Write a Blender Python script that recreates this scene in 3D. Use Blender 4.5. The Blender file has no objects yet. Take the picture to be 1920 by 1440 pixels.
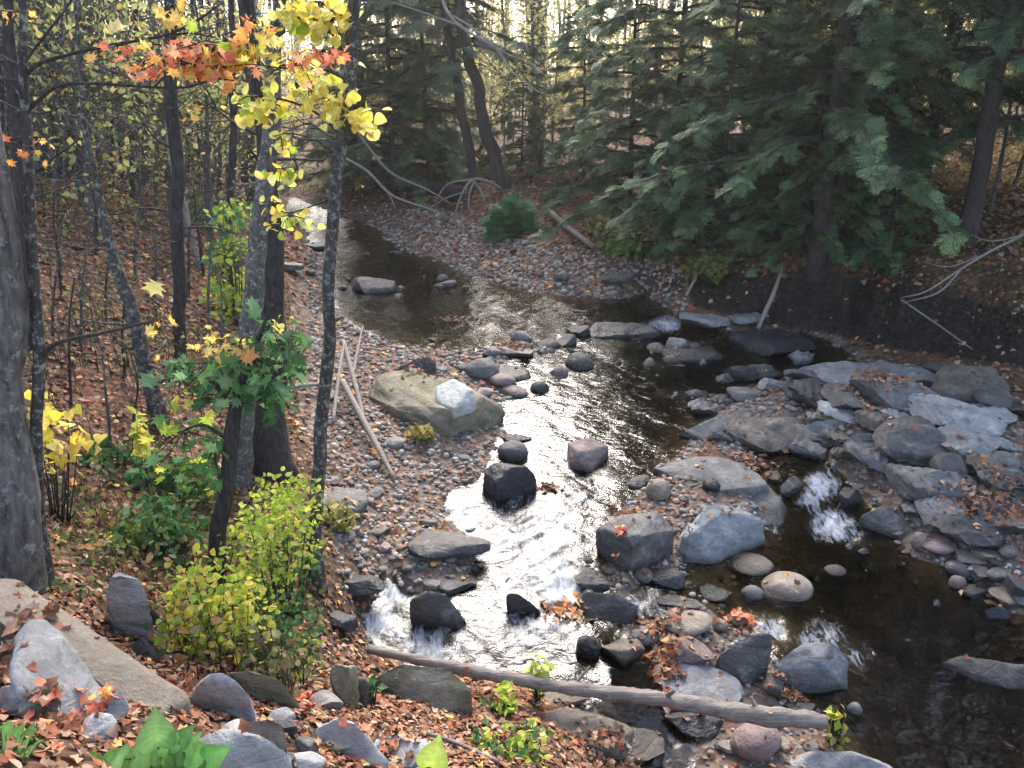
import bpy, bmesh, math, random
import numpy as np
from mathutils import Vector, Matrix
RNG = np.random.default_rng(7); random.seed(7)
SC = bpy.context.scene; COL = SC.collection
# ---------------------------------------------------------------- camera
F_PX = 1507.0; CAM = np.array([0.0, 0.0, 4.0]); PITCH = math.radians(20.7)
FW = np.array([0, math.cos(PITCH), -math.sin(PITCH)]); UP = np.array([0, math.sin(PITCH), math.cos(PITCH)])
cd = bpy.data.cameras.new('camera'); cam = bpy.data.objects.new('camera', cd); COL.objects.link(cam)
cam.location = CAM; cam.rotation_euler = (math.pi/2-PITCH, 0, 0)
cd.sensor_width = 36; cd.lens = 36*F_PX/1920; cd.clip_start = .05; cd.clip_end = 600
SC.camera = cam
def ray(px, py):
    return FW + (px-960)/F_PX*np.array([1., 0, 0]) - (py-720)/F_PX*UP
def on_z(px, py, z):
    d = ray(px, py); return CAM + d*((z-CAM[2])/d[2])
def on_y(px, py, Y):
    d = ray(px, py); return CAM + d*(Y/d[1])
def project(P):
    q = np.asarray(P)-CAM; t = np.maximum(q@FW, 1e-3)
    return 960+F_PX*q[:, 0]/t, 720-F_PX*(q@UP)/t, t
# ---------------------------------------------------------------- light
SUN_EL, SUN_AZ = math.radians(41), math.radians(2)
W = bpy.data.worlds.new('World'); SC.world = W; W.use_nodes = True
nt = W.node_tree; bg = nt.nodes['Background']
sky = nt.nodes.new('ShaderNodeTexSky'); sky.sky_type = 'NISHITA'; sky.sun_disc = False
sky.sun_elevation = SUN_EL; sky.sun_rotation = SUN_AZ; sky.air_density = .8; sky.dust_density = 3.0; sky.ozone_density = .4
nt.links.new(sky.outputs[0], bg.inputs[0]); bg.inputs[1].default_value = .15
sl = bpy.data.lights.new('sun', 'SUN'); sl.energy = 1.0; sl.angle = math.radians(26); sl.color = (1, .97, .93)
so = bpy.data.objects.new('sun', sl); COL.objects.link(so); so.location = (0, 30, 40)
so.rotation_euler = Vector((math.sin(SUN_AZ)*math.cos(SUN_EL), math.cos(SUN_AZ)*math.cos(SUN_EL), math.sin(SUN_EL))).to_track_quat('Z', 'Y').to_euler()
vs = SC.view_settings; vs.view_transform = 'Standard'; vs.look = 'None'; vs.exposure = 2.4; vs.gamma = 1
SC.render.engine = 'CYCLES'
SC.cycles.max_bounces = 5; SC.cycles.diffuse_bounces = 3; SC.cycles.glossy_bounces = 3; SC.cycles.transparent_max_bounces = 8
SC.cycles.transmission_bounces = 3; SC.cycles.sample_clamp_indirect = 4; SC.cycles.sample_clamp_direct = 12
SC.cycles.use_denoising = True; SC.cycles.denoiser = 'OPENIMAGEDENOISE'; SC.cycles.denoising_prefilter = 'NONE'
SC.cycles.caustics_reflective = False; SC.cycles.caustics_refractive = False
# ---------------------------------------------------------------- numpy helpers
def waves(P, scale, seed, octaves=3, gain=.5):
    r = np.random.default_rng(seed); P = np.asarray(P, float); out = np.zeros(len(P)); a = 1.0; s = scale; tot = 0
    for o in range(octaves):
        acc = np.zeros(len(P))
        for i in range(6):
            k = r.normal(size=P.shape[1]); k *= s*(.6+.8*r.random())/np.linalg.norm(k)
            acc += np.sin(P@k + r.random()*6.28 + 1.3*np.sin(P@np.roll(k, 1)*.7+r.random()*6))
        out += a*acc/3.0; tot += a; a *= gain; s *= 2.07
    return out/tot
def unit(v): return v/np.maximum(np.linalg.norm(v, axis=-1, keepdims=True), 1e-9)
def frames(n, spin):
    """rotation matrices with local z = n, turned by spin"""
    n = unit(n); a = np.where(np.abs(n[:, 2:3]) < .95, np.array([[0, 0, 1.]]), np.array([[1., 0, 0]]))
    x = unit(np.cross(a, n)); y = np.cross(n, x); c, s = np.cos(spin)[:, None], np.sin(spin)[:, None]
    return np.stack([c*x+s*y, -s*x+c*y, n], axis=2)
def frames_dir(d, n):
    """local y = d, local z close to n"""
    y = unit(d); x = unit(np.cross(y, n)); z = np.cross(x, y); return np.stack([x, y, z], axis=2)
def scatter(tv, tf, pos, R, sc):
    sc = np.asarray(sc, float); sc = sc[:, None, None] if sc.ndim == 1 else sc[:, None, :]
    V = np.einsum('nij,nkj->nki', R, tv[None]*sc) + pos[:, None, :]
    Fc = tf[None] + (np.arange(len(pos))*len(tv))[:, None, None]
    return V.reshape(-1, 3), Fc.reshape(-1, tf.shape[1])
def mesh_np(name, V, Fc, mat=None, cols=None, smooth=False, sharp=None):
    me = bpy.data.meshes.new(name); V = np.asarray(V, np.float32); Fc = np.asarray(Fc, np.int32); n, m = Fc.shape
    me.vertices.add(len(V)); me.vertices.foreach_set('co', V.ravel())
    me.loops.add(n*m); me.loops.foreach_set('vertex_index', Fc.ravel())
    me.polygons.add(n); me.polygons.foreach_set('loop_start', np.arange(n, dtype=np.int32)*m)
    me.polygons.foreach_set('use_smooth', np.full(n, smooth))
    me.update(calc_edges=True)
    if cols is not None:
        at = me.color_attributes.new('col', 'FLOAT_COLOR', 'POINT'); c = np.ones((len(V), 4), np.float32); c[:, :cols.shape[1]] = cols
        at.data.foreach_set('color', c.ravel())
    if sharp: me.set_sharp_from_angle(angle=math.radians(sharp))
    if mat: me.materials.append(mat)
    return me
def link(name, me, parent=None, loc=None):
    o = bpy.data.objects.new(name, me); COL.objects.link(o)
    if parent is not None: o.parent = parent
    if loc is not None: o.location = loc
    return o
def tag(o, label=None, cat=None, group=None, kind=None):
    for k, v in (('label', label), ('category', cat), ('group', group), ('kind', kind)):
        if v: o[k] = v
    return o
def thing(name, label, cat, loc, group=None):
    o = bpy.data.objects.new(name, None); COL.objects.link(o); o.location = loc; o.empty_display_size = .2
    return tag(o, label, cat, group)
def mk(name, V, Fc, mat, parent=None, loc=None, cols=None, smooth=False, sharp=None):
    V = np.asarray(V, float)
    if parent is not None: V = V - np.array(parent.location)
    elif loc is not None: V = V - np.asarray(loc)
    return link(name, mesh_np(name, V, Fc, mat, cols, smooth, sharp), parent, None if parent is not None else loc)
class MB:
    """collects pieces of quads into one mesh"""
    def __init__(s): s.v = []; s.f = []; s.c = []; s.n = 0
    def add(s, V, Fc, col=None):
        s.v.append(np.asarray(V, float)); s.f.append(np.asarray(Fc)+s.n); s.n += len(V)
        if col is not None:
            col = np.asarray(col, float); s.c.append(np.tile(col, (len(V), 1)) if col.ndim == 1 else col)
        return s
    def get(s): return np.concatenate(s.v), np.concatenate(s.f), (np.concatenate(s.c) if s.c else None)
def smooth_path(P, n):
    """Catmull-Rom through points P (k,d) -> n samples"""
    P = np.asarray(P, float); Q = np.vstack([2*P[0]-P[1], P, 2*P[-1]-P[-2]]); L = np.r_[0, np.cumsum(np.linalg.norm(np.diff(P[:, :3], axis=0), axis=1))]
    out = []
    for s in np.linspace(0, L[-1], n):
        i = min(np.searchsorted(L, s, 'right')-1, len(P)-2); u = (s-L[i])/max(L[i+1]-L[i], 1e-9)
        a, b, c, d = Q[i:i+4]
        out.append(.5*((2*b)+(-a+c)*u+(2*a-5*b+4*c-d)*u*u+(-a+3*b-3*c+d)*u**3))
    return np.array(out)
def tube(path, rad, sides=8, rough=0.0, seed=0, cap=True):
    path = np.asarray(path, float); n = len(path); rad = np.broadcast_to(np.asarray(rad, float), (n,))
    t = unit(np.gradient(path, axis=0)); ref = np.array([1., 0, 0]) if abs(t[:, 0]).mean() < .7 else np.array([0, 1., 0])
    x = unit(np.cross(np.cross(t, ref), t)); y = np.cross(t, x)
    a = np.arange(sides)/sides*2*math.pi
    ring = x[:, None]*np.cos(a)[None, :, None] + y[:, None]*np.sin(a)[None, :, None]
    R = np.repeat(rad[:, None], sides, 1)
    if rough:
        q = (path[:, None]+ring*rad[:, None, None]).reshape(-1, 3)
        R = R*(1+rough*waves(q*np.array([1, 1, .35]), 3.0/max(rad.mean(), .01)*.5, seed, 3).reshape(n, sides))
    V = (path[:, None]+ring*R[:, :, None]).reshape(-1, 3)
    i = np.arange(n-1)[:, None]*sides; j = np.arange(sides)[None]; k = (j+1) % sides
    Fc = np.stack([i+j, i+k, i+sides+k, i+sides+j], -1).reshape(-1, 4)
    if cap:
        V = np.vstack([V, path[0], path[-1]]); c0, c1 = n*sides, n*sides+1; jj = np.arange(sides); kk = (jj+1) % sides; e = (n-1)*sides
        Fc = np.vstack([Fc, np.stack([kk, jj, np.full(sides, c0), np.full(sides, c0)], 1)[:, [0, 1, 2, 2]], np.stack([e+jj, e+kk, np.full(sides, c1), np.full(sides, c1)], 1)])
        # degenerate quads are avoided: pair neighbouring cap triangles into quads
        Fc = Fc[:-2*sides]
        for base, c, rev in ((0, c0, 1), (e, c1, 0)):
            if sides % 2 == 0:
                q = [[base+m, base+(m+1) % sides, base+(m+2) % sides, c] for m in range(0, sides, 2)]
                q = np.array(q); Fc = np.vstack([Fc, q[:, ::-1] if rev else q])
    return V, Fc
def inpoly(x, y, poly):
    r = np.zeros(len(x), bool); p = np.asarray(poly, float); j = len(p)-1
    for i in range(len(p)):
        c = ((p[i, 1] > y) != (p[j, 1] > y)) & (x < (p[j, 0]-p[i, 0])*(y-p[i, 1])/(p[j, 1]-p[i, 1]+1e-12)+p[i, 0]); r ^= c; j = i
    return r
# ---------------------------------------------------------------- node helpers
def new_mat(name):
    m = bpy.data.materials.new(name); m.use_nodes = True; m.node_tree.nodes.clear(); return m, m.node_tree
def nd(t, typ, **kw):
    n = t.nodes.new('ShaderNode'+typ)
    for k, v in kw.items():
        if k.startswith('i_'): n.inputs[k[2:].replace('_', ' ')].default_value = v
        else: setattr(n, k, v)
    return n
def noise(t, vec, scale, detail=5, rough=.6, dist=0):
    n = nd(t, 'TexNoise'); n.inputs['Scale'].default_value = scale; n.inputs['Detail'].default_value = detail; n.inputs['Roughness'].default_value = rough; n.inputs['Distortion'].default_value = dist
    if vec is not None: t.links.new(vec, n.inputs['Vector'])
    return n.outputs['Fac']
def ramp(t, fac, stops, interp='LINEAR'):
    r = nd(t, 'ValToRGB'); r.color_ramp.interpolation = interp; e = r.color_ramp.elements
    while len(e) < len(stops): e.new(.5)
    for q, (p, c) in zip(e, stops):
        q.position = p; q.color = (*c, 1) if not isinstance(c, (int, float)) else (c, c, c, 1)
    t.links.new(fac, r.inputs[0]); return r.outputs[0]
def mixc(t, fac, a, b, mode='MIX'):
    m = nd(t, 'Mix', data_type='RGBA', blend_type=mode)
    for idx, v in ((0, fac), (6, a), (7, b)):
        if hasattr(v, 'node'): t.links.new(v, m.inputs[idx])
        else: m.inputs[idx].default_value = v if idx == 0 else (*v, 1)
    return m.outputs[2]
def mathn(t, op, a, b=None, clamp=False):
    m = nd(t, 'Math', operation=op, use_clamp=clamp)
    for i, v in enumerate((a, b)):
        if v is None: continue
        if hasattr(v, 'node'): t.links.new(v, m.inputs[i])
        else: m.inputs[i].default_value = v
    return m.outputs[0]
def bump(t, h, strength=.5, dist=.02, normal=None):
    b = nd(t, 'Bump'); b.inputs['Strength'].default_value = strength; b.inputs['Distance'].default_value = dist; t.links.new(h, b.inputs['Height'])
    if normal is not None: t.links.new(normal, b.inputs['Normal'])
    return b.outputs[0]
def finish(t, col, rough=.8, normal=None, spec=.3, sub=None):
    p = nd(t, 'BsdfPrincipled'); o = nd(t, 'OutputMaterial')
    if hasattr(col, 'node'): t.links.new(col, p.inputs['Base Color'])
    else: p.inputs['Base Color'].default_value = (*col, 1)
    if hasattr(rough, 'node'): t.links.new(rough, p.inputs['Roughness'])
    else: p.inputs['Roughness'].default_value = rough
    p.inputs['Specular IOR Level'].default_value = spec
    if normal is not None: t.links.new(normal, p.inputs['Normal'])
    t.links.new(p.outputs[0], o.inputs[0]); return p, o
def world_pos(t): return nd(t, 'NewGeometry').outputs['Position']
def obj_pos(t): return nd(t, 'TexCoord').outputs['Object']
HAZE = 0.0009
# ---------------------------------------------------------------- heights: water level W(x,y) and ground H above it
def st(x, y): return np.stack([x/(y+3.0), .55*np.log(y+3.0)], -1)
class RBF:
    def __init__(s, xy, val, lam=1e-4):
        s.c = st(xy[:, 0], xy[:, 1]); n = len(xy)
        K = np.linalg.norm(s.c[:, None]-s.c[None], axis=2); A = np.zeros((n+1, n+1)); A[:n, :n] = K - lam*np.eye(n)*30; A[:n, n] = 1; A[n, :n] = 1
        s.w = np.linalg.solve(A, np.r_[val, 0])
    def __call__(s, x, y):
        q = st(np.asarray(x, float).ravel(), np.maximum(np.asarray(y, float).ravel(), -2.2)); out = np.empty(len(q))
        for i in range(0, len(q), 20000):
            K = np.linalg.norm(q[i:i+20000, None]-s.c[None], axis=2); out[i:i+20000] = K@s.w[:-1]+s.w[-1]
        return out
WPTS = [(1800,1350,-.33),(1600,1110,-.22),(1540,990,-.18),(1850,1180,-.24),(1545,890,.03),(1480,840,.06),(1000,950,.03),(1000,1150,-.05),(800,1200,-.07),(720,1130,-.04),(1150,1290,-.13),
        (1200,1360,-.24),(1240,1430,-.38),(1000,865,.09),(1200,740,.14),(1350,720,.14),(1050,640,.24),(930,640,.34),(800,600,.38),(1100,585,.36),(1230,580,.36),(650,470,.52),(740,470,.46),(620,440,.58),(560,405,.68),(545,378,.72),(1480,1190,-.22),(1650,1240,-.26),
        (1230,1110,-.1),(1170,1200,-.12),(1400,1090,-.2),(1300,650,.22),(1500,640,.22),(900,1250,-.09),(600,340,.78)]
_p = np.array([on_z(a, b, c) for a, b, c in WPTS]); _far = np.array([[-40, 60, 1.0], [-12, 40, .9], [40, 60, .9], [10, 30, .6], [12, 10, .3], [9, 5, -.2], [-10, 8, .3], [-4, 2, -.1], [3, .5, -.5], [14, 1, -.5], [0, 110, 1.2]])
wfun = RBF(np.vstack([_p[:, :2], _far[:, :2]]), np.r_[_p[:, 2], _far[:, 2]])
REL = """545 378 -.1;556 402 -.15;600 420 -.2;660 432 -.12;600 470 -.12;700 480 -.15;760 505 -.15;640 572 -.2;800 560 -.22;850 620 -.28;740 618 -.22;930 550 -.1;1080 590 -.2;1200 572 -.15;1000 632 -.2;1080 680 -.22;1200 715 -.32;1300 735 -.28;1150 790 -.32;1020 800 -.2;1030 870 -.2;1150 905 -.2;
900 950 -.15;860 965 -.08;1000 1000 -.2;1080 940 -.2;950 1080 -.2;1050 1090 -.2;720 1130 -.15;780 1200 -.2;900 1160 -.2;1000 1200 -.2;1085 1250 -.2;1150 1310 -.2;1200 1370 -.2;1240 1430 -.2;705 1190 -.15;850 1220 -.12;950 1240 -.12;1230 1110 -.06;1100 1040 -.1;1120 1210 -.08;
1480 875 -.15;1540 930 -.18;1480 960 -.08;1560 1020 -.2;1650 1060 -.2;1560 1130 -.22;1750 1150 -.22;1650 1200 -.25;1850 1215 -.22;1700 1320 -.32;1850 1380 -.35;1640 1280 -.25;1660 1400 -.25;1500 1165 -.14;1390 1090 -.1;1310 1070 -.05;1180 1190 -.05;1480 840 -.1;1430 830 -.05;1910 1300 -.3;1920 1420 -.3;
1400 645 -.15;1500 640 -.12;1600 630 -.06;1380 700 -.1;
590 480 .08;560 540 .22;600 520 .12;620 600 .1;700 648 .07;800 656 .05;930 668 .05;900 690 .05;860 700 .08;700 760 .2;850 830 .15;935 790 .02;890 890 .05;800 915 .06;740 960 .12;790 960 .08;840 1030 .12;880 1040 .06;760 1060 .15;840 1095 .05;700 1075 .16;650 1120 .2;640 1200 .3;700 1235 .18;830 1262 .14;950 1290 .12;1060 1330 .15;1100 1390 .2;1170 1420 .12;1000 1400 .4;850 1400 .7;700 1300 .5;
600 700 .35;560 650 .45;640 900 .3;600 1000 .45;610 1090 .5;560 860 .55;500 870 .7;460 650 .7;420 520 .9;440 600 .8;490 450 .5;500 400 .45;430 420 .9;520 345 .35;
340 690 1.0;300 795 1.1;400 800 .9;200 700 1.3;100 700 1.4;200 550 1.5;100 500 1.8;300 450 1.4;150 400 1.8;350 400 1.3;420 350 .9;
300 950 .95;300 1100 1.05;420 1100 .85;500 1230 .9;150 950 1.2;150 850 1.3;
760 410 .08;900 440 .3;850 400 .4;1000 450 .42;1100 500 .35;950 510 .12;880 500 .06;1050 540 .07;1200 530 .2;1250 555 .08;800 385 .4;700 395 .12;640 395 .1;1250 490 .6;1150 550 .06;
800 355 .9;900 345 1.0;720 365 .5;1100 430 .7;1200 440 .9;1300 525 .45;1800 455 1.35;1920 460 1.4;1600 400 1.25;1500 430 1.1;1650 450 1.1;1400 430 1.0;
1500 715 .25;1400 770 .1;1350 800 .08;1600 780 .35;1700 700 .3;1850 720 .45;1700 800 .38;1900 850 .45;1640 875 .15;1800 930 .33;1700 960 .18;1630 930 .03;1800 1010 .15;1900 990 .3;1840 1070 .05;1900 1120 .06;1740 1040 .04;1900 1170 -.04;1780 1100 -.06;
1200 960 .1;1300 900 .12;1300 1000 .08;1400 940 .12;1160 1030 .06;1150 1110 .02;1290 1190 .1;1300 1250 .1;1420 1250 .05;1240 1290 .02;1400 1330 .08;1480 1330 .05;1550 1390 .03;1340 1400 .06;1600 1435 .02;1350 1440 .04;1280 1420 -.05"""
ABSZ = """30 1085 1.5;0 1000 1.5;150 1300 1.75;180 1200 1.6;0 1200 1.8;0 1300 2.05;0 1420 2.4;100 1430 2.3;300 1410 1.95;400 1340 1.5;420 1420 1.7;500 1310 1.2;520 1430 1.55;640 1350 1.0;650 1430 1.2;780 1440 .95;900 1440 .8;240 1200 1.2;80 1130 1.55;350 1300 1.45;
100 332 2.2;0 420 2.4;300 340 2.0;0 600 2.0;0 800 1.8;500 332 1.1;600 342 1.12;700 335 1.35;1000 300 1.75;1100 350 1.6;1300 350 1.8;1500 350 1.9;1800 380 2.0;620 300 1.5;450 310 1.6"""
rel = [[float(q) for q in s.split()] for s in REL.replace('\n', '').split(';')]
for line in ([(1300,500,.62),(1360,490,.8),(1450,505,.85),(1600,515,.9),(1700,535,.95),(1900,570,1.0),(2050,590,1.05)], [(1330,560,.25),(1400,583,.25),(1500,600,.12),(1600,610,.12),(1700,645,.2),(1800,665,.3),(1900,680,.5),(2050,700,.55)]):
    for (a, b, c), (d, e, f) in zip(line[:-1], line[1:]):
        k = max(1, int((d-a)/35))
        for i in range(k): rel.append([a+(d-a)*i/k, b+(e-b)*i/k, c+(f-c)*i/k])
rel = np.array(rel)
pts = []
for a, b, c in rel:
    z = .2
    for _ in range(6):
        p = on_z(a, b, z); z = .5*z+.5*(wfun(p[0:1], p[1:2])[0]+c)
    p = on_z(a, b, z); pts.append((p[0], p[1], c))
for s in ABSZ.replace('\n', '').split(';'):
    a, b, z = map(float, s.split()); p = on_z(a, b, z); pts.append((p[0], p[1], z-wfun(p[0:1], p[1:2])[0]))
for x, y, z in [(-60, 120, 5), (0, 120, 3.2), (60, 120, 4.5), (-40, 60, 3.6), (40, 60, 3.2), (0, 60, 2.1), (-12, 45, 1.9), (15, 15, 2.0), (20, 8, 2.0), (12, 6, 1.3), (9, 3, .6), (-8, 3, 2.3), (-15, 8, 2.8), (-22, 16, 3.2), (0, 0, 2.3), (-3, 0, 2.6), (2.5, .2, .9), (4, 1.5, -.5), (7, 1, .3), (-9, 28, 1.0), (-7, 26, .85)]:
    pts.append((x, y, z-wfun(np.array([x]), np.array([y]))[0]))
pts = np.array(pts)
hfun = RBF(pts[:, :2], pts[:, 2])
def heights(x, y):
    x = np.asarray(x, float).ravel(); y = np.asarray(y, float).ravel(); w = wfun(x, y); h = hfun(x, y)
    P = np.stack([x, y], 1); am = np.clip(.25+np.abs(h), .25, 1.0)
    h = h + am*(.05*waves(P, 1.7, 3, 3) + .025*waves(P, 7, 4, 3))
    return w+h, w, h
def ground(px, py):
    """world point where the sight line through a pixel of the photograph meets the ground or water"""
    d = ray(px, py); ts = np.geomspace(1.2, 160, 700); P = CAM+ts[:, None]*d; z, w, h = heights(P[:, 0], P[:, 1]); g = np.maximum(z, w)
    i = int(np.argmax(P[:, 2] < g)) if (P[:, 2] < g).any() else 699
    a = P[i-1, 2]-g[i-1]; b = g[i]-P[i, 2]; u = a/max(a+b, 1e-9); t = ts[i-1]+(ts[i]-ts[i-1])*u
    p = CAM+d*t; return p
def surf(x, y):
    z, w, h = heights(np.array([x]), np.array([y])); return max(z[0], w[0]-.03), z[0]
def ground_z(x, y): return heights(np.array([x]), np.array([y]))[0][0]
sx = np.r_[np.linspace(-2.6, -.8, 50)[:-1], np.linspace(-.8, .8, 440), np.linspace(.8, 2.6, 50)[1:]]
ty = np.r_[np.linspace(math.log(1.6), math.log(5.5), 170)[:-1], np.linspace(math.log(5.5), math.log(34), 440), np.linspace(math.log(34), math.log(150), 50)[1:]]
S_, T_ = np.meshgrid(sx, ty); GY = np.exp(T_)-3; GX = S_*(GY+3); GX, GY = GX.ravel(), GY.ravel()
GZ, GW, GH = heights(GX, GY)
nx_, ny_ = len(sx), len(ty); ii = (np.arange(ny_-1)[:, None]*nx_+np.arange(nx_-1)[None]).ravel()
GF = np.stack([ii, ii+1, ii+nx_+1, ii+nx_], 1)
gpx, gpy, gdep = project(np.stack([GX, GY, GZ], 1)); front = GY > .5
# what the ground is made of (leaf litter / gravel / grass) and painted bank shade, by place
nz = waves(np.stack([GX, GY], 1), 2.2, 12, 3)
BAR = [(640,395),(760,375),(860,400),(950,440),(1150,480),(1280,500),(1290,570),(1230,640),(900,560),(720,470)]
LEFTG = [(560,470),(640,470),(620,600),(700,640),(950,655),(960,800),(880,900),(800,1010),(900,1010),(900,1100),(640,1110),(600,900),(560,780),(540,600)]
RIGHTG = [(1290,700),(1500,660),(1760,690),(1920,800),(1920,1200),(1700,1080),(1600,900),(1350,850)]
MID = [(1090,980),(1200,900),(1480,880),(1480,1000),(1400,1080),(1500,1180),(1620,1440),(1280,1440),(1240,1200),(1080,1120)]
def gravel_mask(px, py, h):
    m = np.zeros(len(px))
    for p in (BAR, LEFTG, RIGHTG, MID): m = np.maximum(m, inpoly(px, py, p).astype(float))
    return np.maximum(m, (h < .05))
gm = gravel_mask(gpx, gpy, GH)*front
GRASS = [(500,300),(650,310),(660,350),(540,360)]
gr = inpoly(gpx, gpy, GRASS)*front*.9 + np.clip(nz-.45, 0, 1)*(gm < .5)*.6 + inpoly(gpx, gpy, [(1100,400),(1400,430),(1420,520),(1250,500),(1090,440)])*.5
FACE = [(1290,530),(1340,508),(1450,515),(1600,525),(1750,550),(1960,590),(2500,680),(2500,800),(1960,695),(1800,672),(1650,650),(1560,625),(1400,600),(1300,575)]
face_shade = inpoly(gpx, gpy, FACE)*front  # shade of the undercut, painted over the bank face
gcol = np.stack([np.clip(gm, 0, 1), np.clip(gr, 0, 1), np.clip((.03-GH)*8, 0, 1), np.clip(face_shade, 0, 1)], 1)
m, t = new_mat('forest_floor'); P = world_pos(t)
vor = nd(t, 'TexVoronoi', feature='F1'); vor.inputs['Scale'].default_value = 13; t.links.new(P, vor.inputs['Vector'])
sep = nd(t, 'SeparateColor'); t.links.new(vor.outputs['Color'], sep.inputs[0])
leaf = ramp(t, sep.outputs[0], [(0, (.06, .028, .016)), (.25, (.11, .05, .028)), (.5, (.16, .075, .042)), (.75, (.22, .115, .068)), (1, (.085, .038, .02))])
n1 = noise(t, P, 1.3, 4); leaf = mixc(t, ramp(t, n1, [(.42, 0), (.62, .85)]), leaf, (.045, .032, .02))
stone = ramp(t, sep.outputs[1], [(0, (.05, .042, .036)), (.5, (.13, .105, .085)), (1, (.23, .18, .145))])
n2 = noise(t, P, 9, 5); stone = mixc(t, ramp(t, n2, [(.45, 0), (.7, 1)]), stone, (.15, .08, .05))
at = nd(t, 'Attribute', attribute_name='col'); sa = nd(t, 'SeparateColor'); t.links.new(at.outputs['Color'], sa.inputs[0])
c = mixc(t, sa.outputs[0], leaf, stone)
c = mixc(t, mathn(t, 'MULTIPLY', sa.outputs[1], ramp(t, noise(t, P, 5, 5), [(.3, 0), (.6, 1)])), c, (.12, .13, .04))
bed = ramp(t, noise(t, P, 4, 6), [(.3, (.035, .028, .016)), (.55, (.09, .065, .03)), (.75, (.14, .105, .055))])
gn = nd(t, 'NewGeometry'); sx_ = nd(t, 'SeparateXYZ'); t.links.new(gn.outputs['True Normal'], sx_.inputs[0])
c = mixc(t, ramp(t, sx_.outputs[2], [(.62, .92), (.86, 0)]), c, ramp(t, noise(t, P, 11, 6), [(.35, (.018, .013, .01)), (.65, (.06, .042, .03))]))  # steep ground darkened: bare soil with the bank's shade painted in
c = mixc(t, at.outputs['Alpha'], c, ramp(t, noise(t, P, 14, 6), [(.35, (.012, .009, .007)), (.62, (.035, .025, .018)), (.75, (.09, .055, .035))]))  # near-black bank soil, undercut shade put into its colour
c = mixc(t, sa.outputs[2], c, bed)
bh = mathn(t, 'ADD', mathn(t, 'MULTIPLY', vor.outputs['Distance'], 1.0), mathn(t, 'MULTIPLY', n2, .7))
finish(t, c, .85, bump(t, bh, .8, .05), .2)
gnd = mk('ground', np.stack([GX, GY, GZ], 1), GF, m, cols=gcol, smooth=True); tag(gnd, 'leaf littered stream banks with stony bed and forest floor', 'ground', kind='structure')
# ---------------------------------------------------------------- rocks
def rock_mat(name, c1, c2, c3, lichen=0.0, rough=.75, scale=1.0, moss=0.0, wet=True):
    m, t = new_mat(name); P = obj_pos(t); g = nd(t, 'NewGeometry'); inf = nd(t, 'ObjectInfo')
    off = nd(t, 'VectorMath', operation='ADD'); t.links.new(P, off.inputs[0])
    rv = nd(t, 'VectorMath', operation='SCALE'); rv.inputs[0].default_value = (7, 13, 5); t.links.new(inf.outputs['Random'], rv.inputs['Scale']); t.links.new(rv.outputs[0], off.inputs[1]); P = off.outputs[0]
    mp = nd(t, 'Mapping'); mp.inputs['Scale'].default_value = (1, 1, 2.0); mp.inputs['Rotation'].default_value = (.5, .35, 0); t.links.new(P, mp.inputs[0])
    n1 = noise(t, mp.outputs[0], 5*scale, 8, .65, .4); n2 = noise(t, P, 26*scale, 6, .7); n3 = noise(t, P, 3.0*scale, 4, .6)
    c = ramp(t, n1, [(.3, c2), (.5, c1), (.68, c3)])
    c = mixc(t, ramp(t, n2, [(.35, .55), (.65, 0)]), c, tuple(q*.6 for q in c1))
    if lichen: c = mixc(t, mathn(t, 'MULTIPLY', ramp(t, noise(t, P, 7*scale, 7, .7), [(.55, 0), (.63, 1)]), lichen), c, (.42, .43, .36))
    if moss: c = mixc(t, mathn(t, 'MULTIPLY', ramp(t, n3, [(.45, 0), (.6, 1)]), moss), c, (.09, .10, .03))
    hv = nd(t, 'HueSaturation'); hv.inputs['Value'].default_value = 1; t.links.new(c, hv.inputs['Color'])
    t.links.new(mathn(t, 'ADD', mathn(t, 'MULTIPLY', inf.outputs['Random'], .6), .7), hv.inputs['Value']); c = hv.outputs[0]
    cr = nd(t, 'TexVoronoi', feature='DISTANCE_TO_EDGE'); cr.inputs['Scale'].default_value = 3.2*scale; t.links.new(mp.outputs[0], cr.inputs['Vector'])
    crk = ramp(t, cr.outputs['Distance'], [(0, 0), (.035, 1)])
    h = mathn(t, 'ADD', mathn(t, 'MULTIPLY', n1, 1.0), mathn(t, 'ADD', mathn(t, 'MULTIPLY', n2, .45), mathn(t, 'MULTIPLY', crk, 0 if 'concrete' in name or 'tan' in name else .09)))
    wa = nd(t, 'Attribute', attribute_name='col'); ws = nd(t, 'SeparateColor'); t.links.new(wa.outputs['Color'], ws.inputs[0]); wf = ws.outputs[0]
    c = mixc(t, mathn(t, 'MULTIPLY', wf, .8), c, mixc(t, 1.0, c, (.28, .25, .21), 'MULTIPLY'))
    rg = mathn(t, 'SUBTRACT', ramp(t, n2, [(.3, rough-.12), (.7, min(1, rough+.1))]), mathn(t, 'MULTIPLY', wf, rough*.55))
    finish(t, c, rg, bump(t, h, .9, .035), .35); return m
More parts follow.
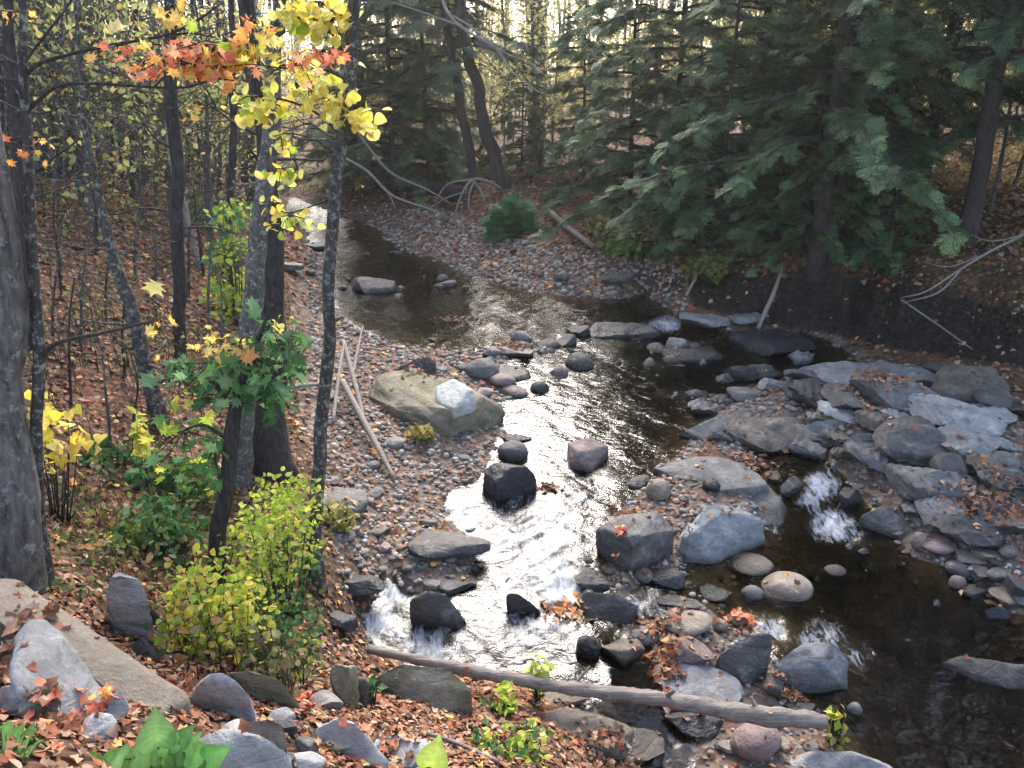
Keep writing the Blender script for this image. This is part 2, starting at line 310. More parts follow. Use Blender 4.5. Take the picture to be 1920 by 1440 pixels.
RM = {
 'grey': rock_mat('grey_stone', (.165, .152, .14), (.085, .079, .073), (.255, .238, .22), .25),
 'blue': rock_mat('blue_grey_stone', (.185, .185, .182), (.105, .105, .104), (.295, .293, .288), .25),
 'light': rock_mat('light_grey_stone', (.36, .355, .34), (.21, .205, .195), (.5, .49, .475), .3, .85),
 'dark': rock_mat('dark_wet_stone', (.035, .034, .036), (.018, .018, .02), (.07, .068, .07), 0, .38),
 'slate': rock_mat('dark_slate_stone', (.08, .072, .066), (.036, .033, .03), (.138, .127, .117), .2, .55),
 'tan': rock_mat('tan_stone', (.27, .215, .16), (.17, .13, .095), (.38, .32, .25), 0, .7, 1.5),
 'pink': rock_mat('pinkish_stone', (.24, .175, .155), (.14, .10, .095), (.34, .27, .25), 0),
 'pale': rock_mat('pale_stone', (.25, .24, .22), (.12, .115, .105), (.38, .37, .34), .35, .8),
 'brown': rock_mat('brown_stone', (.13, .105, .08), (.07, .055, .045), (.20, .17, .135), .15),
 'moss': rock_mat('mossy_stone', (.30, .27, .20), (.17, .155, .11), (.42, .39, .31), .2, .85, 1, .5),
 'cream': rock_mat('cream_stone', (.33, .28, .19), (.19, .15, .09), (.45, .41, .31), .3, .85, 1, .4),
 'white': rock_mat('white_stone', (.46, .46, .40), (.26, .26, .21), (.58, .58, .53), .3, .8),
 'concrete': rock_mat('weathered_concrete', (.27, .22, .165), (.21, .17, .125), (.33, .285, .225), .1, .9, 2.0, 0)}
ROCKXY = []
def wet(Vw, seed):
    w = wfun(Vw[:, 0], Vw[:, 1]); return np.clip(1.25-(Vw[:, 2]-w-.02*waves(Vw, 14, seed, 2))/.075, 0, 1)[:, None]*np.ones((1, 3))
_ico = {}
def ico(sub):
    if sub not in _ico:
        bm = bmesh.new(); bmesh.ops.create_icosphere(bm, subdivisions=sub, radius=1)
        _ico[sub] = (np.array([v.co[:] for v in bm.verts]), np.array([[v.index for v in f.verts] for f in bm.faces])); bm.free()
    return _ico[sub]
def rock_verts(seed, dims, kind='ang', sub=4):
    r = np.random.default_rng(seed); V, Fc = ico(sub); V = V.copy()
    k, lo, hi, ns = {'ang': (13, .5, .9, .07), 'ledge': (12, .55, .9, .09), 'round': (5, .8, .96, .05), 'flat': (9, .62, .92, .07)}[kind]
    if kind != 'round': V = np.sign(V)*np.abs(V)**.75
    for i in range(k):
        n = unit(r.normal(size=3)); d = r.uniform(lo, hi)
        if kind == 'flat' and i == 0: n = unit(np.array([r.normal()*.15, r.normal()*.15, 1])); d = .5
        V -= np.maximum(V@n-d, 0)[:, None]*n*(.97 if kind != 'round' else .7)
    V += unit(V)*(waves(V, 2.2, seed, 2)*ns*1.1)[:, None]
    V = V*np.asarray(dims)
    if kind == 'ledge':
        s = max(dims); nn = unit(V/np.asarray(dims)**2); V += nn*(waves(V/s, 7, seed+1, 4)*.05*s)[:, None]; ax = unit(np.array([.42, -.3, .85])); q = V@ax/.055+waves(V/s, 2.5, seed+2, 2)*.8
        st_ = np.floor(q)+np.clip((q % 1)*3.2-1.1, 0, 1); V += ax*((st_-q)*.055*.8)[:, None]; return V, Fc
    nn = unit(V/np.asarray(dims)**2); s = max(dims)
    V += nn*(waves(V/s, 9, seed+1, 3)*(.012 if kind == 'round' else .034)*s)[:, None]
    if kind != 'round':   # bedding planes of the schist
        ax = unit(np.array([.35*r.normal(), .35*r.normal(), 1])); q = V@ax/s*9+waves(V/s, 3, seed+2, 1)*.6
        V += nn*((np.abs((q % 1)-.5)-.25)*.028*s)[:, None]
    return V, Fc
def add_rock(name, label, P, dims, mat, kind='ang', seed=0, rz=0, tilt=(0, 0), group=None, sub=4, cat='rock'):
    V, Fc = rock_verts(seed, dims, kind, sub)
    M = (Matrix.Rotation(rz, 3, 'Z') @ Matrix.Rotation(tilt[0], 3, 'X') @ Matrix.Rotation(tilt[1], 3, 'Y')); V = V@np.array(M).T
    P = np.asarray(P, float); ROCKXY.append((P[0], P[1], .5*(dims[0]+dims[1]))); o = link(name, mesh_np(name, V, Fc, RM[mat], wet(V+P, seed), True, 50), None, P); return tag(o, label, cat, group)
def place_rock(px, py, w, h, mat, kind, label, name='rock', seed=0, group=None, ky=.8, rz=None, sub=4, tilt=None):
    g = ground(px, py+h*.2); dep = (g-CAM)@FW; u = dep/F_PX; r = np.random.default_rng(seed+500)
    Wm, Hs = w*u, h*u; el = math.asin((CAM[2]-g[2])/np.linalg.norm(g-CAM))
    D = min(ky*Wm, Hs/max(math.sin(el), .1)*.85); Hh = max((Hs-D*math.sin(el)*.8)/math.cos(el), .3*min(D, Wm))
    s = surf(g[0], g[1])[0]
    c = on_z(px, py, s+Hh*.35); lo = surf(c[0], c[1])[1]
    zr = max(Hh*.62, (s-lo+Hh)*.5); c[2] = s+Hh-zr
    dims = (Wm*.53, D*.55, zr)
    return add_rock(name, label, c, dims, mat, kind, seed, (r.uniform(-.35, .35) if rz is None else rz), tilt or (r.uniform(-.15, .15), r.uniform(-.15, .15)), group, sub)
def hull_rock(pts, mat, label, name='rock', base=None, seed=0, drop=.18, edge=.05, rough=1.0, smooth=2, cat='rock', absz=False, group=None, nodrop=False):
    if base is None:
        lowp = sorted(pts, key=lambda q: q[2])[:3]; base = min(ground(q[0], q[1])[2] for q in lowp)
    W_ = [on_z(a, b, (0 if absz else base)+dz) for a, b, dz in pts]
    lowz = base-drop; bm = bmesh.new()
    for p in W_: bm.verts.new(p)
    if not nodrop:
        for p, q in zip(W_, pts): bm.verts.new((p[0], p[1]+.02, lowz if not absz else p[2]-drop))
    ret = bmesh.ops.convex_hull(bm, input=bm.verts)
    bmesh.ops.delete(bm, geom=[v for v in bm.verts if not v.link_faces], context='VERTS')
    bmesh.ops.triangulate(bm, faces=bm.faces)
    for it in range(6):
        ed = [e for e in bm.edges if e.calc_length() > edge]
        if not ed or len(bm.verts) > 12000: break
        bmesh.ops.subdivide_edges(bm, edges=ed, cuts=1); bmesh.ops.triangulate(bm, faces=bm.faces)
    for _ in range(smooth): bmesh.ops.smooth_vert(bm, verts=bm.verts, factor=.5, use_axis_x=True, use_axis_y=True, use_axis_z=True)
    bm.normal_update(); V = np.array([v.co[:] for v in bm.verts]); N = np.array([v.normal[:] for v in bm.verts])
    Fc = np.array([[v.index for v in f.verts] for f in bm.faces]) if bm.verts.index_update() is None else None; bm.free()
    c = V.mean(0); s = np.ptp(V, axis=0).max(); r = np.random.default_rng(seed+77)
    for _ in range(6 if rough > .5 else 0):   # knocked-off corners
        n = unit(r.normal(size=3)+np.array([0, 0, .4])); q = (V-c)@n; d = q.max()-s*r.uniform(.015, .06); V = V-np.maximum(q-d, 0)[:, None]*n*.95
    Q = (V-c)/s
    ax = unit(np.array([.4*r.normal(), .3*r.normal(), 1])); q = Q@ax*9+waves(Q, 4, seed+2, 1)*.6
    V = V+N*(waves(Q, 5, seed+1, 4)*.03*s+(np.abs((q % 1)-.5)-.25)*.018*s)[:, None]*rough
    ROCKXY.append((c[0], c[1], .25*(np.ptp(V[:, 0])+np.ptp(V[:, 1])))); o = link(name, mesh_np(name, V-c, Fc, RM[mat], wet(V, seed), True, 52), None, c); return tag(o, label, cat, group)
HULL = [
 ([(905,885,.2),(925,868,.3),(1000,872,.3),(1008,890,.2),(960,876,.34),(905,925,0),(950,938,0),(1000,915,.02),(930,905,.22)], 'dark', 'black wet boulder standing alone in the bright water below a round grey stone', 'boulder'),
 ([(1063,828,.2),(1100,817,.24),(1142,834,.17),(1122,862,.08),(1108,886,0),(1070,876,.02),(1090,850,.2)], 'pink', 'pinkish brown angular rock standing alone in the grey pool mid-stream', 'rock'),
 ([(690,742,.28),(702,700,.45),(770,689,.48),(850,712,.5),(905,745,.36),(945,772,.1),(925,802,0),(800,810,0),(700,788,0),(740,765,.33),(830,775,.40),(880,762,.36)], 'cream', 'large cream topped mossy boulder with a dark underside left of the stream', 'boulder'),
 ([(735,692,.25),(790,668,.42),(815,672,.4),(820,700,.15),(790,712,.1),(740,708,.1)], 'slate', 'dark pointed slab leaning behind the cream mossy boulder', 'rock'),
 ([(1225,872,.14),(1320,843,.26),(1378,860,.26),(1458,908,.12),(1400,915,.16),(1300,922,.05),(1232,890,.04)], 'grey', 'broad flat grey slab on the bar between the two channels', 'rock'),
 ([(1385,905,.22),(1430,898,.2),(1476,948,.08),(1470,985,0),(1425,990,0),(1392,935,.16)], 'grey', 'sloping grey rock below the broad slab beside the little waterfall', 'rock'),
 ([(1255,1038,0),(1262,1010,.2),(1322,945,.42),(1378,945,.38),(1428,975,.2),(1434,1010,.05),(1332,1058,0),(1292,1002,.34)], 'blue', 'big blue grey angular boulder with a pale spot between the two channels', 'boulder'),
 ([(1120,988,.3),(1165,965,.38),(1238,953,.38),(1268,985,.3),(1217,1060,.02),(1182,1080,0),(1120,1042,0),(1235,1022,.2),(1188,1012,.36)], 'slate', 'dark cracked boulder with fallen leaves at the right edge of the white water', 'boulder'),
 ([(768,1122,.25),(790,1108,.3),(838,1113,.28),(876,1165,.03),(860,1182,0),(775,1172,0),(770,1150,.02)], 'slate', 'dark wedge shaped rock in the white water at lower left of the stream', 'rock'),
 ([(950,1108,.2),(966,1110,.2),(1016,1142,.04),(1000,1150,0),(956,1150,0)], 'slate', 'small dark wedge of rock beside a clump of orange leaves in the stream', 'rock'),
 ([(1345,1225,.2),(1420,1180,.35),(1448,1186,.35),(1442,1250,.1),(1407,1287,0),(1365,1277,0),(1345,1250,.05)], 'slate', 'upright dark grey boulder just above the log beside the right channel', 'boulder'),
 ([(1450,1245,.18),(1505,1205,.32),(1562,1200,.3),(1592,1240,.12),(1590,1292,0),(1490,1300,0),(1465,1265,.1),(1530,1238,.3)], 'blue', 'blue grey boulder with water running around it right of the log', 'boulder'),
 ([(700,1262,.25),(745,1243,.3),(842,1248,.3),(892,1300,.2),(886,1337,.02),(790,1360,0),(735,1332,0),(708,1300,.1)], 'moss', 'large greenish brown boulder on the near bank below the left end of the log', 'boulder'),
 ([(-40,1080,2.0),(30,1083,1.93),(355,1305,1.72),(300,1352,1.72),(-60,1130,2.0)], 'concrete', 'long straight tan concrete slab lying across the stones at lower left', 'concrete_slab'),
 ([(25,1190,2.15),(60,1148,2.18),(85,1155,2.15),(125,1190,2.1),(190,1300,1.95),(240,1372,1.8),(215,1400,1.78),(60,1390,2.05),(20,1300,2.2)], 'blue', 'big blue grey boulder against the near side of the concrete slab', 'boulder'),
 ([(345,1312,.1),(370,1265,.3),(420,1256,.32),(475,1300,.25),(462,1347,.05),(380,1347,0)], 'light', 'grey boulder at the lower end of the concrete slab', 'boulder'),
 ([(415,1262,.25),(470,1255,.34),(525,1270,.3),(562,1320,.15),(556,1347,0),(470,1347,0)], 'moss', 'rounded brown boulder under the yellow bush beside the grey boulder', 'boulder'),
 ([(597,1345,.3),(640,1333,.35),(692,1380,.25),(742,1440,.05),(700,1485,0),(590,1485,0),(583,1390,.2)], 'light', 'blue grey angular boulder at the bottom edge right of the pale stones', 'boulder'),
 ([(205,1075,.5),(235,1060,.55),(262,1070,.5),(275,1110,.38),(278,1160,.2),(268,1190,0),(215,1195,0),(192,1170,.1),(200,1120,.35)], 'light', 'upright rounded blue grey stone standing beyond the concrete slab', 'boulder'),
 ([(262,1118,.22),(290,1130,.2),(312,1160,.05),(305,1185,0),(265,1192,0)], 'grey', 'low dark stone leaning on the upright rounded stone', 'rock'),
 ([(238,1205,.16),(268,1196,.18),(320,1245,.04),(300,1262,0),(250,1235,0)], 'slate', 'flat dark stone between the upright stone and the concrete slab', 'rock'),
 ([(1480,700,.1),(1530,682,.22),(1610,676,.28),(1640,690,.25),(1635,745,.16),(1600,790,.05),(1500,795,.0),(1470,760,.05),(1560,730,.26)], 'pale', 'pale lichen covered ledge rising from the stony right bank', 'rock_ledge'),
 ([(1655,738,.18),(1700,725,.22),(1752,742,.16),(1760,765,.05),(1715,772,.02),(1690,760,.1)], 'pale', 'pinkish pale flat slab tilted on leaves beside the lichen covered ledge', 'rock'),
 ([(1270,800,.1),(1310,782,.2),(1400,775,.2),(1445,790,.1),(1430,815,.02),(1330,832,0),(1275,815,0)], 'grey', 'low grey slab at the right edge of the grey pool', 'rock'),
 ([(1500,800,.1),(1545,785,.25),(1640,780,.28),(1660,800,.2),(1600,825,.05),(1540,830,0)], 'pale', 'grey layered ledge in front of the lichen covered ledge', 'rock_ledge'),
 ([(1580,830,.08),(1610,810,.25),(1645,812,.22),(1640,838,.06),(1605,850,0)], 'pale', 'pale block directly right of the layered ledge', 'rock'),
 ([(1632,850,.06),(1660,812,.28),(1700,810,.26),(1690,845,.08),(1655,868,0)], 'pale', 'tall pale block in the middle of the row above the waterfall', 'rock'),
 ([(1685,858,.06),(1705,828,.24),(1745,822,.22),(1735,860,.05),(1705,872,0)], 'grey', 'grey block at the right end of the row above the waterfall', 'rock'),
 ([(1612,965,.12),(1650,945,.24),(1705,952,.2),(1735,1020,.02),(1700,1015,0),(1630,990,.02)], 'slate', 'dark overhanging slab on the right side of the little waterfall', 'rock'),
 ([(1640,905,.06),(1680,885,.18),(1800,888,.18),(1830,905,.08),(1770,930,.02),(1660,925,0)], 'slate', 'wide flat dark slab above the overhanging slab on the right', 'rock'),
 ([(1100,612,.1),(1120,602,.17),(1225,606,.18),(1240,622,.1),(1225,634,0),(1110,634,0)], 'dark', 'long black wet ledge across the stream beside a white trickle', 'rock_ledge'),
 ([(1065,1130,.1),(1095,1108,.2),(1170,1116,.18),(1198,1140,.06),(1180,1168,0),(1085,1172,0)], 'slate', 'flat dark brown rock below the cracked boulder in mid-stream', 'rock'),
 ([(1755,1245,.02),(1800,1230,.08),(1925,1250,.12),(1990,1290,.05),(1880,1292,0),(1800,1268,0)], 'slate', 'long dark slab awash at the right edge of the dark channel', 'rock'),
 ([(1480,1420,.12),(1520,1405,.2),(1640,1410,.22),(1690,1440,.12),(1680,1490,0),(1470,1490,0)], 'pale', 'pale grey rock cut by the bottom edge right of the pinkish stone', 'rock'),
 ([(345,1385,2.0),(400,1352,2.1),(470,1365,2.08),(540,1415,1.95),(560,1470,1.85),(330,1480,2.0)], 'pale', 'pale creamy boulder at the bottom edge behind the green leaves', 'boulder'),
 ([(455,1360,1.75),(505,1335,1.82),(528,1345,1.8),(520,1385,1.68),(465,1392,1.65)], 'pale', 'small pale tilted stone above the creamy boulder', 'rock'),
]
for i, (p, mt, lb, nm) in enumerate(HULL):
    first = p[0][2] > 1.4
    hull_rock(p, mt, lb, nm, seed=i*3+1, absz=first, drop=.22 if first else .18, base=0 if first else None, rough=.3 if nm == 'concrete_slab' else 1.0, smooth=1, edge=.035 if i != 13 else .05)
_b = min(ground(700, 788)[2], ground(800, 810)[2], ground(925, 802)[2])
hull_rock([(815,722,.54),(850,708,.62),(888,724,.58),(892,748,.46),(850,768,.42),(818,752,.44)], 'white', 'whitish lichen covered stone set on top of the cream mossy boulder', base=_b, seed=91, drop=-.3, edge=.04, nodrop=False)
ROCKS = [ # px, py, w, h, material, kind, label
 (962,848,56,46,'grey','round','round light grey stone directly above the black wet boulder'),
 (965,822,60,22,'dark','flat','low black stone behind the round grey stone'),
 (1234,920,46,46,'tan','round','small tan stone left of the broad flat grey slab'),
 (1112,1090,100,56,'dark','ang','black wet rock at the foot of the cracked boulder'),
 (1238,1085,84,52,'dark','ang','dark block wedged under the blue grey angular boulder'),
 (855,1092,74,36,'slate','flat','flat dark slab at the left edge of the white water'),
 (812,1098,34,28,'grey','flat','thin grey stone touching the flat dark slab on the left bank'),
 (842,1020,150,62,'slate','ang','dark layered rock on the left bank above the white water'),
 (1405,1058,82,38,'tan','round','long tan boulder below the blue grey angular boulder'),
 (1475,1100,90,58,'tan','round','rounded tan boulder in the dark right channel'),
 (1568,1070,56,32,'tan','round','small tan boulder farthest out in the dark channel'),
 (1412,1112,40,32,'grey','round','small grey stone left of the rounded tan boulder'),
 (1290,1168,88,52,'tan','round','tan stone on the bar with orange leaves around it'),
 (1348,1172,34,28,'tan','round','pebble sized tan stone right of the tan bar stone'),
 (1210,1193,58,42,'grey','round','smooth round grey stone left of the heap of orange leaves'),
 (1296,1228,92,62,'pink','ang','pinkish grey rock below the tan bar stone'),
 (1325,1290,165,66,'blue','flat','flat blue grey rock directly behind the log'),
 (1450,1292,48,52,'slate','ang','small upright slate stone under the upright dark boulder'),
 (1165,1222,86,66,'brown','ang','dark brown rock at the left side of the heap of orange leaves'),
 (1108,1215,50,60,'dark','ang','black rock in the gap above the middle of the log'),
 (1418,1390,92,76,'pink','round','pinkish stone in front of the right half of the log'),
 (1603,1330,30,30,'pale','round','small pale stone just beyond the right end of the log'),
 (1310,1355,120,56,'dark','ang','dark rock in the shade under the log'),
 (1500,1330,60,34,'slate','flat','low slate stone behind the right end of the log'),
 (1820,1108,56,34,'grey','ang','grey stone at the water edge on the far right'),
 (1795,1094,30,32,'pink','round','small pinkish upright stone at the right shore'),
 (1860,1150,56,38,'dark','ang','dark pointed stone in the water near the right shore'),
 (1838,1078,48,40,'slate','ang','slate stone behind the small pinkish upright stone'),
 (1888,1118,58,30,'tan','flat','flat tan stone on the right shore'),
 (1905,1105,50,50,'slate','ang','dark grey stone cut by the right edge'),
 (1762,1024,62,34,'pink','round','pinkish boulder at the foot of the overhanging slab'),
 (1724,1016,28,34,'tan','round','small round tan stone against the overhanging slab'),
 (1822,1042,66,34,'pink','flat','flat pinkish stone right of the pinkish boulder'),
 (1882,868,48,42,'grey','round','round grey stone on the right bank'),
 (1785,880,70,60,'slate','ang','grey block on the right bank beside the round grey stone'),
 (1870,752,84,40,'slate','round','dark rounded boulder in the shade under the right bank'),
 (1400,738,70,34,'grey','flat','grey stone beside the far corner of the grey pool'),
 (1385,700,66,42,'dark','ang','dark block at the right side of the grey pool'),
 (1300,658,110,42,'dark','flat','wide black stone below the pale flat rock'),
 (1328,600,100,40,'pale','flat','pale flat rock by the water under the undercut bank'),
 (1400,596,54,24,'pale','flat','small pale rock right of the pale flat rock'),
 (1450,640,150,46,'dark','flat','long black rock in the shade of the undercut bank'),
 (700,535,84,42,'slate','ang','dark rock in the upper pool at left'),
 (1165,520,72,28,'slate','flat','grey rock on the gravel bar at right'),
 (1055,520,30,20,'slate','round','small dark rock on the gravel bar'),
 (1088,580,46,16,'dark','flat','small black rock in the upper pool'),
 (600,462,56,22,'dark','flat','dark stone at the far left riffle'),
 (545,500,50,24,'slate','flat','dark stone on the far left shore'),
 (635,935,100,62,'slate','flat','grey slab on the left bank behind the yellow bush'),
 (668,1098,120,60,'dark','ang','dark ledge on the left bank beside the small cascade'),
 (640,1168,76,58,'dark','ang','black block below the dark ledge on the left bank'),
 (646,1300,50,100,'moss','ang','narrow mossy stone standing left of the greenish boulder'),
 (675,1305,34,70,'slate','ang','narrow dark stone between the mossy stone and the greenish boulder'),
 (770,1420,86,74,'light','ang','grey stone at the bottom edge beside the bright green leaf'),
 (8,1148,60,66,'light','ang','grey stone cut by the left edge on the concrete slab'),
 (30,1320,70,90,'pale','ang','pale yellowish stone cut by the left edge'),
 (180,1372,70,60,'light','flat','flat grey stone among red maple leaves at lower left'),
 (610,1318,60,50,'grey','ang','dark stone behind the blue grey angular boulder'),
 (420,1325,60,40,'moss','ang','dark mossy stone in the gap between two boulders'),
 (1110,1370,170,80,'brown','flat','brown flat bedrock on the near bank under the middle of the log'),
 (1060,1310,90,34,'brown','flat','low brown rock touching the underside of the log'),
 (1190,1400,120,60,'brown','flat','brown ledge beside the lower chute'),
 (740,830,40,24,'grey','round','grey cobble below the cream mossy boulder'),
 (960,700,70,26,'slate','flat','flat bluish stone in the shallows above the cream boulder'),
 (965,735,50,28,'pink','round','pinkish cobble in the shallows right of the cream boulder'),
 (1012,728,36,28,'slate','round','dark round cobble at the edge of the grey pool'),
 (960,660,76,30,'pink','flat','pink stone with fallen leaves at the upper pool outlet'),
 (885,690,38,22,'brown','round','brown cobble left of the flat bluish stone'),
 (1105,712,30,16,'tan','flat','small tan stone breaking the surface of the grey pool'),
 (1255,738,40,20,'slate','flat','small dark stone breaking the surface of the grey pool'),
 (1195,905,50,30,'slate','ang','dark stone at the tip of the gravel bar'),
 (480,1420,130,66,'pale','ang','pale rough stone at the bottom edge right of the green leaves'),
 (575,1408,50,50,'slate','ang','dark stone squeezed between the pale stones and the blue grey boulder'),
 (30,1235,70,56,'moss','ang','yellowish mossy stone among leaves near the left edge'),
 (75,1330,110,100,'moss','ang','brown mossy boulder behind the dark green plant at lower left'),
 (215,1330,60,80,'light','ang','grey stone below the concrete slab near the red maple leaf'),
 (535,1365,50,40,'slate','ang','dark stone right of the small pale tilted stone'),
 (1385,1165,30,24,'tan','round','little tan pebble left of the orange leaf on the upright boulder'),
 (1270,1205,44,30,'brown','ang','brown stone between the tan bar stone and the leaf heap'),
 (1540,830,50,30,'dark','ang','black rock at the top of the little waterfall'),
 (1595,935,44,50,'dark','ang','black rock on the right side of the little waterfall'),
 (1480,915,46,50,'dark','ang','black rock on the left side of the little waterfall'),
 (1330,1112,70,28,'dark','flat','black flat stone in the side channel'),
 (1270,1130,80,26,'slate','flat','low slate stone in the side channel'),
]
for i, (a, b, w, h, mt, k, lb) in enumerate(ROCKS):
    if lb: place_rock(a, b, w, h, mt, k, lb, 'boulder' if 'boulder' in lb.split(' ')[:4] else 'rock', seed=1000+i*7)
# countable cobbles by place, each an object of its own
COB = [ (LEFTG, 50, 'cobble among leaves on the stony left shore', 'cobbles on the stony left shore', ['grey','grey','slate','pink','brown'], (14, 36)),
 ([(760,960),(900,1000),(900,1060),(700,1090),(690,980)], 14, 'cobble on the left bank beside the white water', 'cobbles beside the white water', ['slate','brown','grey'], (16, 40)),
 (BAR, 22, 'stone on the leafy gravel bar by the upper pool', 'stones on the far gravel bar', ['grey','slate','brown','pink'], (8, 17)),
 ([(560,500),(700,450),(950,560),(930,640),(700,640),(560,560)], 22, 'stone breaking the surface of the upper pool', 'stones in the upper pool', ['slate','dark','grey'], (10, 32)),
 ([(1640,960),(1760,930),(1920,960),(1920,1180),(1780,1080),(1680,1040)], 34, 'cobble on the stony shore at right', 'cobbles on the right shore', ['grey','slate','pink','tan','slate'], (18, 50)),
 (MID, 44, 'cobble on the bar between the two channels', 'cobbles on the middle bar', ['slate','grey','tan','dark','brown'], (14, 40)),
 ([(1500,1000),(1900,1100),(1900,1300),(1750,1240),(1600,1130),(1480,1150)], 14, 'cobble lying in the dark right channel', 'cobbles in the dark channel', ['brown','slate','tan'], (18, 40)),
 ([(900,660),(940,640),(1080,605),(1290,640),(1320,690),(1200,690),(1080,690),(1010,730),(960,770),(890,730)], 42, 'stone at the edge of the grey pool', 'stones around the grey pool', ['slate','dark','grey','pink'], (22, 62)),
 ([(1090,1040),(1250,1080),(1240,1240),(1100,1250),(1090,1150)], 16, 'dark stone between the white water and the middle bar', 'dark stones by the white water', ['dark','slate','brown'], (18, 46)),
 ([(330,1345),(520,1350),(640,1330),(770,1400),(770,1440),(350,1440)], 16, 'pale or grey stone packed in the rubble at lower left', 'packed rubble at lower left', ['light','pale','light','grey','moss'], (40, 95)),
 ([(560,1350),(900,1360),(1250,1400),(1250,1440),(560,1440)], 10, 'stone on the near bank among leaves', 'stones on the near bank', ['grey','brown','slate'], (18, 36))]
SL = np.random.default_rng(77); SLP = [(1290,705),(1400,690),(1500,665),(1640,680),(1760,690),(1930,760),(1930,1020),(1850,1040),(1740,985),(1640,880),(1480,830),(1330,820)]; done = []
while len(done) < 58:
    a, b = SL.uniform(1290, 1930), SL.uniform(665, 1040)
    if not inpoly(np.array([a]), np.array([b]), SLP)[0] or any(abs(a-c)/58+abs(b-d)/28 < 1 for c, d in done): continue
    done.append((a, b)); i = len(done); w = SL.uniform(60, 165)*(1.05 if i < 26 else .6)
    place_rock(a, b, w, w*SL.uniform(.36, .55), ['grey', 'slate', 'grey', 'slate', 'pale', 'brown'][SL.integers(6)], 'ledge', 'jagged layered grey ledge stone among the rubble of the right shore', 'rock', 7000+i*13, 'layered ledge stones of the right shore', rz=SL.uniform(-.25, .25), sub=5 if i < 30 else 4, tilt=(SL.uniform(-.1, .1), SL.uniform(.0, .22)))
rr = np.random.default_rng(21)
for poly, n, lb, grp, mats, (lo, hi) in COB:
    pa = np.array(poly); k = 0; tries = 0
    while k < n and tries < 4000:
        tries += 1; a = rr.uniform(*pa[:, 0][[pa[:, 0].argmin(), pa[:, 0].argmax()]]); b = rr.uniform(pa[:, 1].min(), pa[:, 1].max())
        if not inpoly(np.array([a]), np.array([b]), poly)[0]: continue
        w = lo+(hi-lo)*rr.random()**2; place_rock(a, b, w, w*rr.uniform(.45, .75), mats[rr.integers(len(mats))], ['round', 'ang', 'flat'][rr.integers(3)] if 'light' not in mats else 'ang', lb, 'cobble', 3000+k*11+n*1000, grp, sub=3, rz=rr.uniform(0, 3)); k += 1
# uncountable pebbles: one object
N = 46000; q_s = RNG.uniform(-.62, .62, N); q_t = RNG.uniform(math.log(6.2), math.log(24), N); y = np.exp(q_t)-3; x = q_s*(y+3)
z, w, h = heights(x, y); px, py, dep = project(np.stack([x, y, z], 1)); g = gravel_mask(px, py, h)*(h > -.3)*(1-inpoly(px, py, [(0,0),(560,0),(600,1100),(0,1440)]))
k = (RNG.random(N) < g*np.where(h < -.03, .1, np.where(px > 1300, .55, 1.0))); x, y, z, dep = x[k], y[k], z[k], dep[k]; n = len(x)
size = np.clip(dep/F_PX*RNG.uniform(2, 6.5, n)*RNG.uniform(.6, 1.6, n), .01, .07)
tv, tf = ico(1); tv = np.sign(tv)*np.abs(tv)**.8*np.array([1, .75, .5]); R = frames(unit(np.stack([RNG.normal(0, .3, n), RNG.normal(0, .3, n), np.ones(n)], 1)), RNG.uniform(0, 6.3, n))
V, Fc = scatter(tv*(1+.12*waves(tv, 3, 5, 1))[:, None], tf, np.stack([x, y, z+size*.15], 1), R, size)
pal = np.array([(.20, .19, .18), (.14, .13, .12), (.27, .25, .23), (.28, .20, .165), (.20, .16, .12), (.09, .085, .08), (.34, .31, .27)])
cc = pal[RNG.integers(len(pal), size=n)]*RNG.uniform(.7, 1.2, (n, 1))
m, t = new_mat('pebble_stone'); at = nd(t, 'Attribute', attribute_name='col'); finish(t, at.outputs['Color'], .7, bump(t, noise(t, world_pos(t), 60, 4), .5, .01), .3)
tag(mk('gravel', V, Fc, m, cols=np.repeat(cc, len(tv), 0), smooth=True), 'loose grey and brown gravel over the bars and stream bed', 'gravel', kind='stuff')
# ---------------------------------------------------------------- water
keep = (GH < .16) & (GY < 40) & (GY > -1.0) & (np.abs(S_.ravel()) < 1.2)
WP = np.stack([GX, GY], 1)
FOAM_GLARE = [  # (px, py, radius px, strength): white water; wide spots are painted sky glare
 (960,1010,130,.5),(1010,1090,110,.55),(1040,950,90,.34),(870,1190,150,.34),(960,930,110,.32),(870,860,40,1.0),(905,850,25,.9),(850,975,60,.85),(930,1010,70,.5),(1020,1010,80,.68),(1060,1100,60,1.0),(1010,1060,80,.72),(990,1180,80,.5),(700,1165,55,1.0),(745,1110,35,1.0),(760,1190,40,.6),(800,1215,60,.75),(900,1200,90,.45),(1050,1170,40,.6),(1030,960,60,.6),
 (1540,910,32,1.1),(1560,985,40,1.0),(1520,940,25,.9),(1255,608,22,1.1),(1225,610,15,.8),(1210,1130,40,.6),(1250,1150,30,.5),(1440,1180,35,.8),(1540,1195,50,.6),(1600,1230,40,.45),(1600,1005,30,.6),(1560,880,20,.6),(590,460,25,.6),(552,382,14,.5),(595,490,20,.5),(700,625,10,.5),(1200,1180,40,.4),(1240,1390,40,.45),(1300,1410,30,.4),(1455,990,15,.8),(660,470,25,.4),(960,835,30,.4),(1120,880,30,.35)]
NR = np.zeros(len(GX))
for rx_, ry_, rad in ROCKXY:   # broken water round the stones in the current
    if heights([rx_], [ry_])[2][0] > .04: continue
    dd = np.hypot(GX-rx_, GY-ry_); NR = np.maximum(NR, np.exp(-((dd-rad*1.0)/.07)**2))
wz = GW + np.where(GY < 25, .007*waves(WP*np.array([1.3, 1]), 9, 31, 2), 0)
wpx, wpy, _ = project(np.stack([GX, GY, GW], 1)); foam_glare = np.zeros(len(GX))
